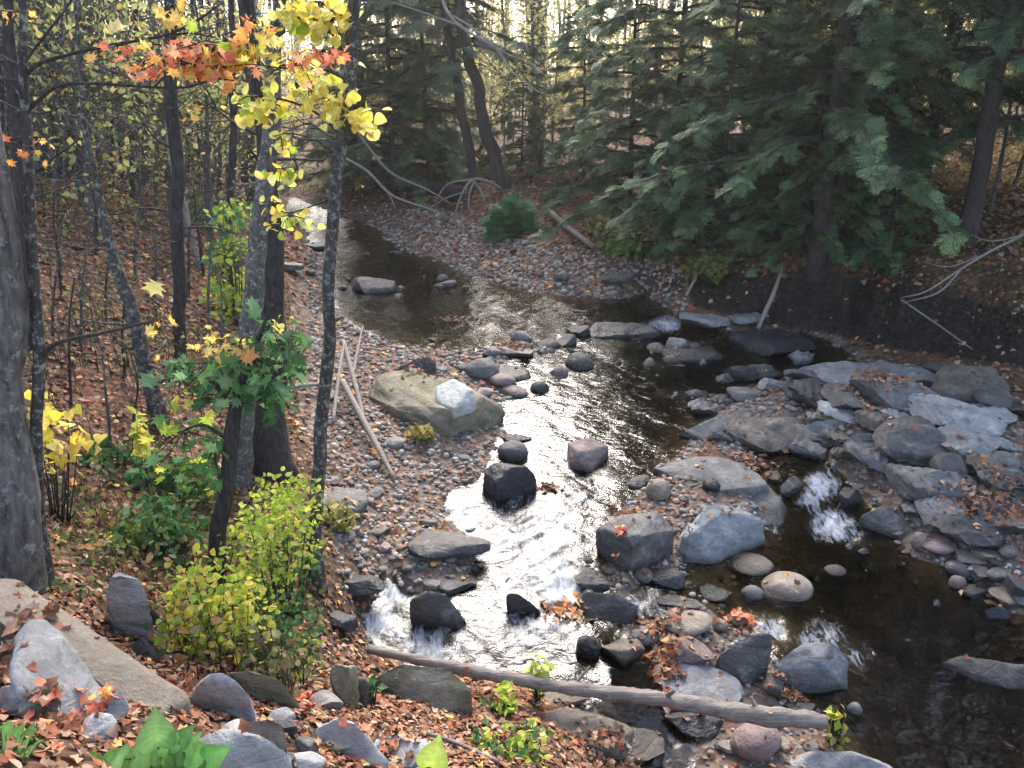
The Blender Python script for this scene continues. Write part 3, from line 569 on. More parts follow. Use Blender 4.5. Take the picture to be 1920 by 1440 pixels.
for a, b, r, s in FOAM_GLARE: foam_glare = np.maximum(foam_glare, s*np.clip(1.35-np.hypot((wpx-a)/r, (wpy-b)/(r*.75))*.9, 0, 1))
CH = [(930,700),(1120,640),(1340,700),(1360,800),(1180,900),(1150,1030),(1090,1120),(1090,1240),(1240,1440),(1180,1440),(700,1240),(660,1120),(760,1080),(880,1060),(830,950),(930,830)]
ruff = inpoly(wpx, wpy, CH)*.2+.2+.1*(wpx > 1400)*(wpy > 840); ruff = np.where((wpy < 640), .1, ruff)
ruff = np.clip(ruff+foam_glare*.12, 0, 1); wz = wz+np.clip(foam_glare, 0, 1)*.025*waves(WP, 28, 33, 2)
def soft(a, k=7):
    g = a.reshape(len(ty), len(sx))
    for _ in range(2):
        for ax in (0, 1):
            c = np.cumsum(np.pad(g, [(k+1, k) if i == ax else (0, 0) for i in (0, 1)], mode='edge'), axis=ax); n = g.shape[ax]; sl_ = [slice(None)]*2; s2 = [slice(None)]*2; sl_[ax] = slice(2*k+1, None); s2[ax] = slice(0, n); g = (c[tuple(sl_)]-c[tuple(s2)])/(2*k+1)
    return g.ravel()
foam_glare = np.maximum(foam_glare, NR*np.clip(ruff-.15, 0, .6)*1.1); ruff = soft(ruff); foam_glare = soft(foam_glare, 1)
wcol = np.stack([np.clip(foam_glare, 0, 1), ruff, np.clip(-GH*4.5, 0, 1)], 1)
fk = keep[GF].all(1); used = np.unique(GF[fk]); mp = -np.ones(len(GX), int); mp[used] = np.arange(len(used))
m, t = new_mat('stream_water'); P = world_pos(t)
at = nd(t, 'Attribute', attribute_name='col'); sa = nd(t, 'SeparateColor'); t.links.new(at.outputs['Color'], sa.inputs[0])
mp_ = nd(t, 'Mapping'); mp_.inputs['Scale'].default_value = (1.0, 1.35, 1); mp_.inputs['Rotation'].default_value = (0, 0, .15); t.links.new(P, mp_.inputs[0]); Q = mp_.outputs[0]
r1 = noise(t, Q, 7, 3, .5, .8); r2 = noise(t, Q, 24, 2, .5, 1.0)
hgt = mathn(t, 'ADD', mathn(t, 'MULTIPLY', r1, 1.0), mathn(t, 'MULTIPLY', r2, .2))
hgt = mathn(t, 'MULTIPLY', hgt, mathn(t, 'ADD', mathn(t, 'MULTIPLY', sa.outputs[1], .8), .04))
nb = bump(t, hgt, 1.0, .036)
fr = nd(t, 'Fresnel'); fr.inputs['IOR'].default_value = 1.36; t.links.new(nb, fr.inputs['Normal'])
gl = nd(t, 'BsdfGlossy'); t.links.new(ramp(t, sa.outputs[0], [(.05, .11), (.4, .26), (1, .38)]), gl.inputs['Roughness']); gl.inputs['Color'].default_value = (1, 1, 1, 1); t.links.new(nb, gl.inputs['Normal'])
tr = nd(t, 'BsdfTransparent'); t.links.new(mixc(t, sa.outputs[2], (.85, .78, .62), (.24, .19, .09)), tr.inputs[0])
mx = nd(t, 'MixShader'); t.links.new(fr.outputs[0], mx.inputs[0]); t.links.new(tr.outputs[0], mx.inputs[1]); t.links.new(gl.outputs[0], mx.inputs[2])
df = nd(t, 'BsdfDiffuse'); df.inputs[0].default_value = (.62, .66, .70, 1); t.links.new(nb, df.inputs['Normal'])  # pale diffuse carries white water and the painted sky glare
mp2 = nd(t, 'Mapping'); mp2.inputs['Scale'].default_value = (2.2, .8, 1); mp2.inputs['Rotation'].default_value = (0, 0, .2); t.links.new(P, mp2.inputs[0])
fn = mathn(t, 'ADD', noise(t, mp2.outputs[0], 7, 6, .6, 1.2), mathn(t, 'MULTIPLY', sa.outputs[0], .42))
fm = ramp(t, fn, [(.66, 0), (1, .62)])
fm = mathn(t, 'MULTIPLY', fm, ramp(t, sa.outputs[0], [(.1, 0), (.5, 1)]))
mf = nd(t, 'MixShader'); t.links.new(fm, mf.inputs[0]); t.links.new(mx.outputs[0], mf.inputs[1]); t.links.new(df.outputs[0], mf.inputs[2])
o = nd(t, 'OutputMaterial'); t.links.new(mf.outputs[0], o.inputs[0])
wat = mk('stream_water', np.stack([GX, GY, wz], 1)[used], mp[GF[fk]], m, cols=wcol[used], smooth=True); tag(wat, 'shallow rippling stream with white water and painted sky glare between the rocks', 'water', kind='structure')
# ---------------------------------------------------------------- bark and leaf materials
def bark_mat(name, c1, c2, lichen=0.0, lc=(.38, .39, .35), vs=1.0, ax=2):
    m, t = new_mat(name); P = obj_pos(t); mp = nd(t, 'Mapping'); mp.inputs['Scale'].default_value = (1, 1, .26) if ax == 2 else (.06, 1, 1); t.links.new(P, mp.inputs[0])
    n1 = noise(t, mp.outputs[0], 42*vs, 6, .7, .5); n2 = noise(t, P, 6, 5, .65)
    c = ramp(t, n1, [(.32, c2), (.62, c1), (.8, tuple(q*1.5 for q in c1))])
    if lichen:
        l1 = ramp(t, noise(t, P, 24*vs, 5, .75), [(.6-.16*lichen, 0), (.66-.12*lichen, 1)])
        c = mixc(t, l1, c, lc); c = mixc(t, ramp(t, n2, [(.5, 0), (.7, .5)]), c, c2)
    finish(t, c, .9, bump(t, n1, .9, .02), .15); return m
BARK = {'dark': bark_mat('dark_bark', (.075, .065, .058), (.022, .018, .016)), 'lichen': bark_mat('lichen_bark', (.095, .083, .07), (.03, .026, .022), .5, (.27, .265, .235)),
 'grey': bark_mat('grey_bark', (.15, .135, .118), (.055, .048, .042), .45, (.31, .305, .27)), 'big': bark_mat('furrowed_bark', (.17, .155, .135), (.04, .034, .03), .25, (.25, .25, .22), .6),
 'hemlock': bark_mat('hemlock_bark', (.085, .068, .06), (.025, .02, .018)), 'dead': bark_mat('bleached_wood', (.34, .295, .25), (.18, .145, .12)),
 'log': bark_mat('weathered_log_wood', (.28, .24, .205), (.12, .10, .082), ax=0), 'far': bark_mat('forest_bark', (.14, .125, .115), (.06, .052, .05), .3, (.27, .27, .26))}
def leaf_mat(name, trans=.45, rough=.5):
    m, t = new_mat(name); at = nd(t, 'Attribute', attribute_name='col'); c = at.outputs['Color']
    v = ramp(t, noise(t, world_pos(t), 40, 3), [(.3, .8), (.7, 1.1)]); c = mixc(t, 1.0, c, v, 'MULTIPLY')
    p = nd(t, 'BsdfPrincipled'); t.links.new(c, p.inputs['Base Color']); p.inputs['Roughness'].default_value = rough; p.inputs['Specular IOR Level'].default_value = .3
    tl = nd(t, 'BsdfTranslucent'); t.links.new(c, tl.inputs[0]); mx = nd(t, 'MixShader'); mx.inputs[0].default_value = trans
    t.links.new(p.outputs[0], mx.inputs[1]); t.links.new(tl.outputs[0], mx.inputs[2]); o = nd(t, 'OutputMaterial'); t.links.new(mx.outputs[0], o.inputs[0]); return m
LEAF = leaf_mat('broad_leaf', .5, .65); NEEDLE = leaf_mat('hemlock_needle', .25, .55); DRY = leaf_mat('dry_leaf', .12, .8)
# leaf outlines: fans of quads about the midrib, curled
def fan_leaf(outline, fold=.18, droop=.15, fine=0):
    """outline: right half from base to tip (x>=0,y 0..1); returns quads + centre rib"""
    o = np.array(outline, float)
    if fine: o = smooth_path(np.c_[o, np.zeros(len(o))], fine)[:, :2]; o[:, 0] = np.maximum(o[:, 0], 0); o[-1, 0] = 0
    n = len(o); rib = np.stack([np.zeros(n), o[:, 1]*.0+np.linspace(0, 1, n)], 1)
    rz = -droop*rib[:, 1]**2; L = np.stack([-o[:, 0], o[:, 1], rz+np.abs(o[:, 0])*fold], 1); Rr = L*np.array([-1, 1, 1]); C = np.stack([rib[:, 0], rib[:, 1], rz], 1)
    V = np.vstack([L, C, Rr]); F_ = []
    for i in range(n-1): F_ += [[i, n+i, n+i+1, i+1], [n+i, 2*n+i, 2*n+i+1, n+i+1]]
    V[:, 1] -= .0; return V, np.array(F_)[:, ::-1]
MAPLE = fan_leaf([(.03, 0), (.42, -.06), (.25, .13), (.62, .30), (.34, .36), (.60, .70), (.30, .58), (.22, .66), (.12, .74), (0.0, 1.05)], .12, .2)
OVAL = fan_leaf([(.0, 0), (.22, .12), (.33, .35), (.30, .6), (.16, .85), (0, 1.0)], .25, .2)
ROUND = fan_leaf([(.0, 0), (.36, .08), (.48, .38), (.40, .65), (.2, .88), (0, 1.02)], .2, .25, 9)
SIMPLE = fan_leaf([(.02, 0), (.38, .45), (.0, 1.0)], .3, .25)
HEART = fan_leaf([(.02, .02), (.3, -.10), (.52, .05), (.56, .28), (.42, .55), (.22, .8), (.0, 1.1)], .15, .25, 18)
CURL = fan_leaf([(.05, 0), (.42, .1), (.3, .3), (.52, .5), (.25, .7), (.0, 1.0)], .55, .5)
def leaves(shape, pos, size, cols, up=.5, out=None, jit=.8):
    """leaves at pos; they hang, faces turned up by `up`, tips along out"""
    n = len(pos); r = RNG; nrm = unit(r.normal(0, jit, (n, 3))+np.array([0, -.15, up])); d = r.normal(0, 1, (n, 3))+np.array([0, 0, -.4])
    if out is not None: d = d*.6+out
    y = unit(d-(d*nrm).sum(1, keepdims=True)*nrm); R = np.stack([np.cross(y, nrm), y, nrm], 2); tv, tf = shape
    V, Fc = scatter(tv, tf, pos, R, size); c = np.repeat(cols, len(tv), 0); return V, Fc, np.clip(c*(1+r.normal(0, .13, (len(c), 1))), 0, .95)
def pick(pal, n, j=.18):
    pal = np.array(pal); return np.clip(pal[RNG.integers(len(pal), size=n)]*RNG.uniform(1-j, 1+j, (n, 1))*RNG.uniform(.94, 1.06, (n, 3)), 0, .95)
YEL = [(.85, .66, .10), (.80, .62, .12), (.88, .72, .22), (.70, .58, .08)]; LIME = [(.45, .55, .06), (.55, .60, .10), (.36, .48, .05), (.62, .62, .10)]
ORA = [(.85, .38, .10), (.88, .48, .14), (.80, .28, .10)]; RED = [(.74, .23, .12), (.80, .31, .16), (.84, .40, .21), (.68, .19, .10)]; GRN = [(.05, .15, .04), (.07, .19, .06), (.09, .22, .07), (.05, .12, .05)]
BRO = [(.19, .08, .04), (.25, .12, .065), (.32, .18, .11), (.13, .06, .032), (.38, .24, .155), (.30, .10, .045), (.22, .13, .075), (.42, .28, .19), (.24, .095, .05)]
# ---------------------------------------------------------------- fallen log and dead branches
def stick(name, label, path, radii, mat, cat='branch', forks=(), sides=8, group=None, rough=.1, n=None, parts='fork'):
    """path of world points; forks: list of (path, radii)"""
    P = smooth_path(np.c_[np.asarray(path), radii], n or max(8, 5*len(path))); V, Fc = tube(P[:, :3], P[:, 3], sides, rough, len(label))
    o = mk(name, V, Fc, BARK[mat], None, P[0, :3].copy(), smooth=True); tag(o, label, cat, group)
    for fp, fr in forks:
        Q = smooth_path(np.c_[np.asarray(fp), fr], max(6, 4*len(fp))); V, Fc = tube(Q[:, :3], Q[:, 3], 6, rough, 3); mk(parts, V, Fc, BARK[mat], o, smooth=True)
    return o
def gpath(pp, lift): return [ground(a, b)+np.array([0, 0, l]) for (a, b), l in zip(pp, lift if hasattr(lift, '__len__') else [lift]*len(pp))]
lp = [on_z(690, 1217, .27), on_z(860, 1253, .22), on_z(1050, 1288, .20), on_z(1250, 1312, .18), on_z(1420, 1340, .16), on_z(1548, 1352, .14)]
stick('fallen_log', 'long weathered log lying across the stream in front of the boulders', lp, [.03, .04, .046, .052, .058, .05], 'log', 'log', sides=16, n=120, rough=.3,
      forks=[([lp[3]+np.array([0, 0, .03]), lp[3]+np.array([.03, -.05, .12])], [.02, .012]), ([lp[2]+np.array([.1, 0, .02]), lp[2]+np.array([.2, .05, .13])], [.015, .006]), ([lp[4]+np.array([0, 0, .03]), lp[4]+np.array([-.04, .05, .10])], [.018, .01])], parts='branch_stub')
stick('driftwood_branch', 'long bleached driftwood branch slanting down the left shore to the cobbles', gpath([(645, 752), (680, 808), (712, 860), (740, 905)], [.25, .16, .1, .04]), [.035, .035, .03, .022], 'dead')
stick('driftwood_branch', 'bleached driftwood branch leaning on the cream boulder', gpath([(648, 695), (664, 740), (676, 775), (682, 800)], [.4, .25, .12, .04]), [.03, .03, .028, .03], 'dead', forks=[(gpath([(664, 740), (676, 700), (684, 672)], [.25, .38, .45]), [.02, .016, .01])])
stick('driftwood_branch', 'thin pale driftwood stick lying level left of the driftwood pile', gpath([(538, 742), (570, 741), (604, 738)], [.1, .12, .12]), [.025, .025, .02], 'dead')
stick('driftwood_branch', 'bleached driftwood stick standing up behind the slim lichened trunk', gpath([(625, 800), (640, 740), (650, 700)], [.05, .3, .42]), [.02, .02, .012], 'dead')
stick('fallen_branch', 'thin brown stick on the near bank at the bottom edge', gpath([(800, 1388), (860, 1408), (935, 1442)], .05), [.012, .012, .01], 'log')
stick('fallen_branch', 'pale fallen pole on the leafy bank right of the green hemlock bush', gpath([(1022, 405), (1065, 438), (1112, 472)], [.2, .12, .1]), [.055, .055, .05], 'dead')
stick('fallen_branch', 'bare pale stick leaning against the undercut right bank', gpath([(1420, 622), (1448, 575), (1462, 540)], [.05, .25, .35]), [.035, .035, .02], 'dead')
stick('fallen_branch', 'short pale stick leaning at the end of the undercut bank', gpath([(1285, 560), (1300, 540), (1312, 520)], [.05, .12, .2]), [.03, .025, .02], 'dead')
Yb = ground(1760, 640)[1]
stick('dead_branch', 'bare pale forked branch reaching from the right edge over the dark bank', [on_y(2010, 400, Yb+.2), on_y(1920, 440, Yb+.1), on_y(1850, 475, Yb), on_y(1790, 512, Yb-.1), on_y(1735, 547, Yb-.2), on_y(1690, 558, Yb-.3)], [.024, .021, .018, .014, .011, .005], 'dead',
      forks=[([on_y(1800, 507, Yb-.1), on_y(1760, 548, Yb-.1), on_y(1700, 566, Yb-.1)], [.014, .012, .005]), ([on_y(1850, 475, Yb), on_y(1780, 500, Yb), on_y(1730, 490, Yb)], [.012, .008, .004]), ([on_y(1920, 440, Yb), on_y(1860, 452, Yb), on_y(1820, 440, Yb)], [.012, .008, .004])])
stick('dead_branch', 'thin dark branch hanging down over the stony right shore', [on_y(1690, 562, Yb), on_y(1760, 610, Yb-.2), on_y(1830, 660, Yb-.5)], [.014, .012, .008], 'log')
# crown of a fallen dead tree on the gravel bar
g0 = ground(905, 372); Y0 = g0[1]
stick('dead_branch', 'arching bleached top of a fallen tree beside the green hemlock bush', [on_y(960, 366, Y0+.5), on_y(925, 345, Y0+.3), on_y(890, 336, Y0), on_y(868, 360, Y0-.3), on_y(852, 402, Y0-.6)], [.042, .04, .036, .028, .014], 'dead',
      forks=[([on_y(890, 336, Y0), on_y(880, 365, Y0-.2), on_y(878, 408, Y0-.4)], [.035, .03, .015]), ([on_y(890, 336, Y0), on_y(840, 345, Y0-.1), on_y(815, 380, Y0-.3)], [.03, .022, .012]), ([on_y(890, 340, Y0), on_y(905, 365, Y0-.2), on_y(912, 400, Y0-.4)], [.03, .025, .012]), ([on_y(868, 360, Y0-.3), on_y(835, 372, Y0-.4), on_y(800, 395, Y0-.5)], [.02, .016, .01])])
Y1 = ground(800, 400)[1]
stick('dead_branch', 'long thin bare branch arching down to the gravel bar at left', [on_y(660, 230, Y1), on_y(690, 275, Y1), on_y(735, 325, Y1), on_y(800, 355, Y1), on_y(850, 385, Y1)], [.034, .032, .028, .022, .012], 'dead')
stick('dead_branch', 'lower thin bare branch arching beneath the long one onto the bar', [on_y(650, 298, Y1), on_y(690, 322, Y1-.3), on_y(735, 366, Y1-.6), on_y(800, 390, Y1-.8), on_y(835, 402, Y1-.9)], [.034, .032, .028, .022, .012], 'dead', forks=[([on_y(720, 350, Y1-.5), on_y(735, 375, Y1-.7), on_y(742, 392, Y1-.8)], [.02, .015, .01])])
stick('fallen_log', 'dark rotten log lying along the far bank under the hemlocks', gpath([(705, 352), (780, 362), (860, 378)], .2), [.17, .2, .15], 'dark', 'log', sides=10)
# ---------------------------------------------------------------- hero trees on the left bank
def pix_path(P, Y, lean=0.0):
    n = len(P); return [on_y(a, b, Y+lean*i/(max(n-1, 1))) for i, (a, b, *_) in enumerate(P)]
def hero_tree(name, label, P, mat, top=9.0, lean=0.0, sides=14, group=None, twigs=0, crown=None, rough=.10, cat='tree', flare=1.35, extra=None):
    """P: list of (px, py, width_px) from the foot upwards; goes on above the frame to height top"""
    g = ground(P[0][0], P[0][1]); Y = g[1]; W_ = pix_path(P, Y, lean); R_ = []
    for (a, b, w), q in zip(P, W_): R_.append(w*.5*((np.array(q)-CAM)@FW)/F_PX)
    W_ = [np.array(q) for q in W_]; W_[0] = np.array([W_[0][0], W_[0][1], g[2]-.12])
    d = unit(W_[-1]-W_[-2]); d = unit(d+np.array([0, 0, .6])); z = W_[-1][2]
    if top > z+.5:
        for f in (.5, 1.0):
            W_.append(W_[-1]+d*(top-z)*.5); R_.append(R_[-1]*(.62 if f < 1 else .45)); d = unit(d+np.array([RNG.normal(0, .12), RNG.normal(0, .12), .2]))
    S = smooth_path(np.c_[np.array(W_), R_], 70); S[:, 3] = np.maximum(S[:, 3], .004); S[:4, 3] *= np.array([flare, 1+.6*(flare-1), 1+.3*(flare-1), 1+.1*(flare-1)])
    S[:, :3] += np.stack([waves(S[:, 2:3], 3, len(label), 2), waves(S[:, 2:3], 2.4, len(label)+9, 2), S[:, 2]*0], 1)*S[:, 3:4]*.45
    T = thing(name, label, cat, (float(W_[0][0]), float(W_[0][1]), float(g[2])), group)
    T_S = S; B = MB(); B.add(*tube(S[:, :3], S[:, 3], sides, rough, len(label)))
    if twigs:
        for i in range(twigs):
            k = RNG.integers(int(len(S)*.15), len(S)-2); a = RNG.uniform(0, 6.28); L = RNG.uniform(.3, 1.15)*min(1, Y/9); p0 = S[k, :3]; dd = np.array([math.cos(a), math.sin(a)*.7, RNG.uniform(-.15, .6)])
            pth = [p0, p0+dd*L*.4, p0+dd*L*.75+RNG.normal(0, .10, 3)*L, p0+dd*L+RNG.normal(0, .1, 3)]; r0 = min(S[k, 3]*.3, .014)
            q = smooth_path(np.c_[np.array(pth), [r0, r0*.75, r0*.5, r0*.25]], 9); B.add(*tube(q[:, :3], q[:, 3], 5))
            for _ in range(2):
                s0 = q[RNG.integers(3, 8), :3]; e = s0+(dd+RNG.normal(0, .5, 3))*L*.3; B.add(*tube(np.array([s0, (s0+e)/2+RNG.normal(0, .02, 3), e]), np.array([.4, .3, .15])*r0, 4))
    C = []
    if crown:
        for i in range(16):
            k = RNG.integers(int(len(S)*.62), len(S)-1); a = RNG.uniform(0, 6.28); L = RNG.uniform(1, 2.6); e = S[k, :3]+np.array([math.cos(a)*L, math.sin(a)*L, RNG.uniform(.2, 1.5)])
            B.add(*tube(smooth_path(np.array([S[k, :3], (S[k, :3]+e)/2+RNG.normal(0, .15, 3), e]), 6), np.linspace(S[k, 3]*.4, .006, 6), 5)); C.append((S[k, :3], e))
    ex = extra(S, B) if extra else None
    V, Fc, _ = B.get(); mk('trunk', V, Fc, BARK[mat], T, smooth=True)
    if ex: mk('crown', ex[0], ex[1], NEEDLE, T, cols=ex[2])
    if crown:
        pal, n, size = crown
        ci = RNG.integers(len(C), size=n); u = RNG.uniform(.3, 1.1, (n, 1)); pos = np.array([c[0] for c in C])[ci]*(1-u)+np.array([c[1] for c in C])[ci]*u+RNG.normal(0, .25, (n, 3))
        pos = pos[pos[:, 2] > 5.2]; V, Fc, cc = leaves(SIMPLE, pos, RNG.uniform(.7, 1.2, len(pos))*size, pick(pal, len(pos))); mk('crown', V, Fc, LEAF, T, cols=cc, smooth=True)
    return T, T_S, Y
def clusters(T, name, spec, Y, shape=MAPLE, stem='dark', parent_stem=None):
    """spec: (px, py, rx, ry, n, leaf_px, palette): leaves and the twigs that carry them"""
    B = MB(); SC_ = np.array([.07, .05, .04])
    for (px, py, rx, ry, n, lp_, pal) in spec:
        n = max(n, int(n*1.9)) if n > 3 else n; lp_ *= .56 if n > 3 else .75; rx *= 1.08; ry *= 1.08
        c = on_y(px, py, Y); u = ((c-CAM)@FW)/F_PX; p = c+np.stack([RNG.normal(0, rx*.5*u, n), RNG.normal(0, .10+rx*.15*u, n), RNG.normal(0, ry*.5*u, n)], 1)
        V, Fc, cc = leaves(shape, p, RNG.uniform(.75, 1.15, n)*lp_*u, pick(pal, n), .35, None, .55); B.add(V, Fc, cc)
        for q in p[:max(3, n//2)]:
            B.add(*tube(np.array([c+np.array([0, 0, ry*.5*u]), (c+q)/2+np.array([0, 0, .03]), q]), np.array([.004, .003, .0015]), 4), SC_)
    V, Fc, cc = B.get(); mk(name, V, Fc, LEAF, T, cols=cc, smooth=True)
def limb(T, pp, Y, w0, w1, mat='dark', name='branch', lean=0):
    W_ = np.array(pix_path(pp, Y, lean)); u = ((W_[0]-CAM)@FW)/F_PX; Q = smooth_path(np.c_[W_, np.linspace(w0*u*.5, w1*u*.5, len(W_))], 6*len(W_)); Q[:, 3] = np.maximum(Q[:, 3], .0015); Q[:, :3] += waves(Q[:, :3], 9, 5, 2)[:, None]*Q[:, 3:4]*.8
    V, Fc = tube(Q[:, :3], Q[:, 3], 6, .1, 2); mk(name, V, Fc, BARK[mat], T, smooth=True)
YO = [(.85, .52, .12), (.86, .66, .18), (.85, .60, .14)]
T, S, Y = hero_tree('tree', 'thick rough barked trunk cut by the left edge of the photo', [(10, 1092, 104), (13, 900, 86), (9, 700, 78), (0, 520, 72), (-14, 330, 66)], 'big', 10, sides=20, flare=1.12, crown=(YEL, 700, .10), twigs=4)
T, S, Y = hero_tree('maple_tree', 'slender forked maple beside the thick left trunk with red and orange leaves above', [(82, 1104, 30), (72, 980, 24), (68, 820, 22), (70, 700, 22), (64, 560, 20), (58, 400, 20), (50, 250, 18), (40, 90, 16), (35, -40, 14)], 'lichen', 7.5, crown=(RED+ORA, 500, .10), twigs=8)
limb(T, [(70, 690), (90, 655), (125, 640), (190, 628), (250, 612), (300, 600)], Y, 11, 3)
limb(T, [(50, 210), (70, 190), (110, 160), (160, 156), (260, 162), (350, 163), (400, 148), (440, 150)], Y, 8, 3); limb(T, [(48, 140), (75, 118), (130, 102), (200, 86), (300, 68), (360, 44), (410, 10)], Y, 8, 4); limb(T, [(44, 120), (90, 60), (125, 15), (150, -30)], Y, 6, 3); limb(T, [(290, 162), (330, 130), (400, 128), (470, 120), (530, 128)], Y, 4, 2); limb(T, [(300, 68), (350, 120), (380, 160)], Y, 3, 2)
clusters(T, 'foliage', [(188, 50, 10, 14, 2, 52, [(.9, .75, .3)]), (258, 46, 22, 8, 3, 30, YO), (326, 24, 26, 16, 7, 34, YO), (326, 40, 20, 8, 3, 34, YO), (222, 98, 26, 22, 6, 40, RED+ORA), (270, 132, 24, 14, 5, 36, ORA), (292, 95, 12, 20, 3, 36, YO), (352, 98, 44, 22, 22, 40, RED), (400, 108, 50, 26, 26, 40, RED), (330, 128, 44, 18, 16, 38, RED+ORA), (420, 100, 40, 26, 14, 40, RED+ORA),
   (376, 134, 50, 14, 14, 34, YO), (412, 145, 20, 24, 6, 38, ORA), (470, 48, 14, 16, 3, 48, ORA), (495, 70, 24, 26, 7, 44, YO+YEL), (440, 90, 40, 24, 14, 40, YEL+LIME), (470, 105, 34, 22, 12, 40, YEL), (378, 208, 30, 8, 5, 26, YO), (30, 30, 30, 14, 6, 26, YO), (14, 275, 26, 14, 4, 30, ORA), (70, 290, 18, 30, 5, 26, ORA), (298, 518, 8, 6, 1, 44, [(.9, .7, .2)]), (302, 608, 22, 5, 3, 30, YO), (262, 628, 10, 4, 1, 30, YO), (40, 845, 12, 5, 1, 34, ORA), (34, 902, 14, 10, 2, 40, ORA), (600, 108, 40, 14, 14, 34, RED+ORA), (560, 130, 40, 20, 12, 36, RED+YEL)], Y)
T, S, Y = hero_tree('tree', 'dark twin stemmed trunk behind the slender forked maple', [(48, 640, 30), (45, 480, 30), (44, 360, 30), (30, 200, 24), (14, 60, 20), (8, -40, 18)], 'dark', 9, twigs=12, crown=(YEL, 400, .12))
limb(T, [(26, 620), (22, 480), (12, 330), (4, 180), (-4, 40)], Y, 16, 12, 'lichen', 'second_stem')
hero_tree('tree', 'big dark trunk standing back on the upper left slope', [(98, 335, 62), (96, 200, 54), (92, 60, 50), (90, -30, 48)], 'dark', 14, twigs=10, crown=(YEL, 900, .16))
hero_tree('tree', 'lichened grey stem leaning left in front of the big dark trunk', [(172, 400, 24), (150, 300, 24), (118, 190, 22), (88, 70, 20), (75, -20, 18)], 'lichen', 9, twigs=16, crown=(YEL, 300, .12))
hero_tree('tree', 'dark crooked sapling leaning left on the leaf covered slope', [(302, 800, 32), (276, 690, 28), (246, 575, 24), (212, 490, 20), (190, 400, 16), (178, 330, 13), (160, 240, 10), (150, 120, 8)], 'lichen', 5.5, twigs=22)
T, S, Y = hero_tree('tree', 'straight dark trunk on the left slope with a bare pale stem curving beside it', [(338, 690, 20), (336, 560, 24), (334, 430, 24), (328, 300, 25), (322, 180, 24), (320, 60, 22), (318, -30, 20)], 'dark', 11, twigs=16, crown=(YEL, 500, .13))
hero_tree('sapling', 'pale bare curved stem beside the straight dark trunk on the slope', [(376, 505, 9), (356, 430, 11), (338, 360, 11), (318, 275, 11), (315, 190, 9), (313, 90, 7)], 'dead', 4.3, twigs=4, flare=1)
hero_tree('tree', 'thin straight dark trunk with green bushes at its foot', [(424, 520, 16), (434, 400, 14), (437, 280, 14), (436, 150, 12), (432, 0, 11)], 'dark', 10, twigs=14, crown=(YEL, 400, .13))
T8, S8, Y8 = hero_tree('tree', 'stout dark trunk crossing behind the pale lichened trunk above the shore', [(506, 868, 74), (509, 760, 56), (513, 640, 46), (519, 520, 40), (512, 400, 34), (490, 250, 30), (472, 120, 30), (462, 0, 32)], 'dark', 12, sides=18, twigs=10, crown=(YEL, 800, .12))
T9, S9, Y9 = hero_tree('tree', 'pale lichened trunk leaning across the stout dark one', [(446, 905, 48), (450, 780, 44), (459, 650, 40), (470, 540, 36), (483, 430, 34), (499, 300, 34), (513, 170, 30), (523, 40, 28), (529, -40, 26)], 'grey', 12, sides=16, twigs=8, crown=(YEL, 600, .12))
T, S, Y = hero_tree('maple_tree', 'slim lichened trunk by the water with hanging yellow leaves above', [(597, 1096, 30), (594, 980, 26), (597, 860, 26), (606, 760, 24), (616, 640, 23), (621, 480, 23), (632, 310, 24), (652, 140, 24), (668, 0, 24), (676, -60, 22)], 'lichen', 8.5, twigs=6, crown=(YEL, 600, .10))
limb(T, [(640, 250), (600, 215), (540, 190), (480, 180), (440, 175)], Y, 6, 3); limb(T, [(655, 120), (620, 60), (580, 30), (520, 20)], Y, 6, 3); limb(T, [(640, 240), (665, 225), (690, 235)], Y, 5, 2); limb(T, [(628, 370), (590, 385), (540, 400), (505, 385)], Y, 4, 2); limb(T, [(634, 290), (590, 262), (545, 250), (515, 255)], Y, 4, 2); limb(T, [(650, 150), (600, 130), (540, 120)], Y, 4, 2)
YL = YEL+[(.82, .75, .18), (.8, .78, .25)]
clusters(T, 'foliage', [(600, 20, 60, 26, 34, 40, YL), (560, 50, 40, 30, 16, 40, YL+LIME), (625, 50, 30, 30, 14, 40, YL), (540, 25, 30, 20, 9, 38, YL+LIME), (600, 150, 50, 18, 16, 36, YL+LIME), (560, 140, 30, 18, 10, 34, YL), (585, 180, 34, 16, 12, 36, YL), (630, 195, 44, 22, 22, 38, YL), (665, 222, 40, 26, 18, 40, YL), (690, 240, 16, 20, 6, 38, YL),
   (485, 190, 44, 16, 16, 38, YL+LIME), (470, 215, 30, 20, 10, 38, YL+LIME), (505, 205, 34, 24, 10, 36, YL+LIME), (528, 268, 18, 22, 8, 34, LIME+YL), (530, 325, 28, 16, 11, 32, YL+LIME), (512, 385, 18, 10, 5, 28, YL), (545, 412, 44, 16, 15, 30, YL+LIME), (520, 612, 18, 20, 7, 22, YL), (660, 150, 20, 20, 4, 34, YL)], Y, ROUND)
T, S, Y = hero_tree('maple_sapling', 'young dark stemmed maple with broad green leaves on the near left bank', [(402, 1106, 36), (412, 1030, 32), (422, 940, 30), (434, 840, 28), (442, 760, 24), (462, 690, 14), (490, 620, 9), (510, 570, 6)], 'dark', 0, twigs=0)
limb(T, [(440, 770), (400, 720), (350, 700), (325, 690)], Y, 12, 4); limb(T, [(440, 760), (490, 720), (540, 690), (560, 660)], Y, 10, 4); limb(T, [(436, 830), (380, 800), (335, 810)], Y, 8, 4); limb(T, [(465, 690), (450, 650), (455, 630)], Y, 6, 3)
GG = [(.09, .20, .06), (.12, .25, .08), (.15, .29, .11), (.18, .30, .14), (.07, .16, .05)]
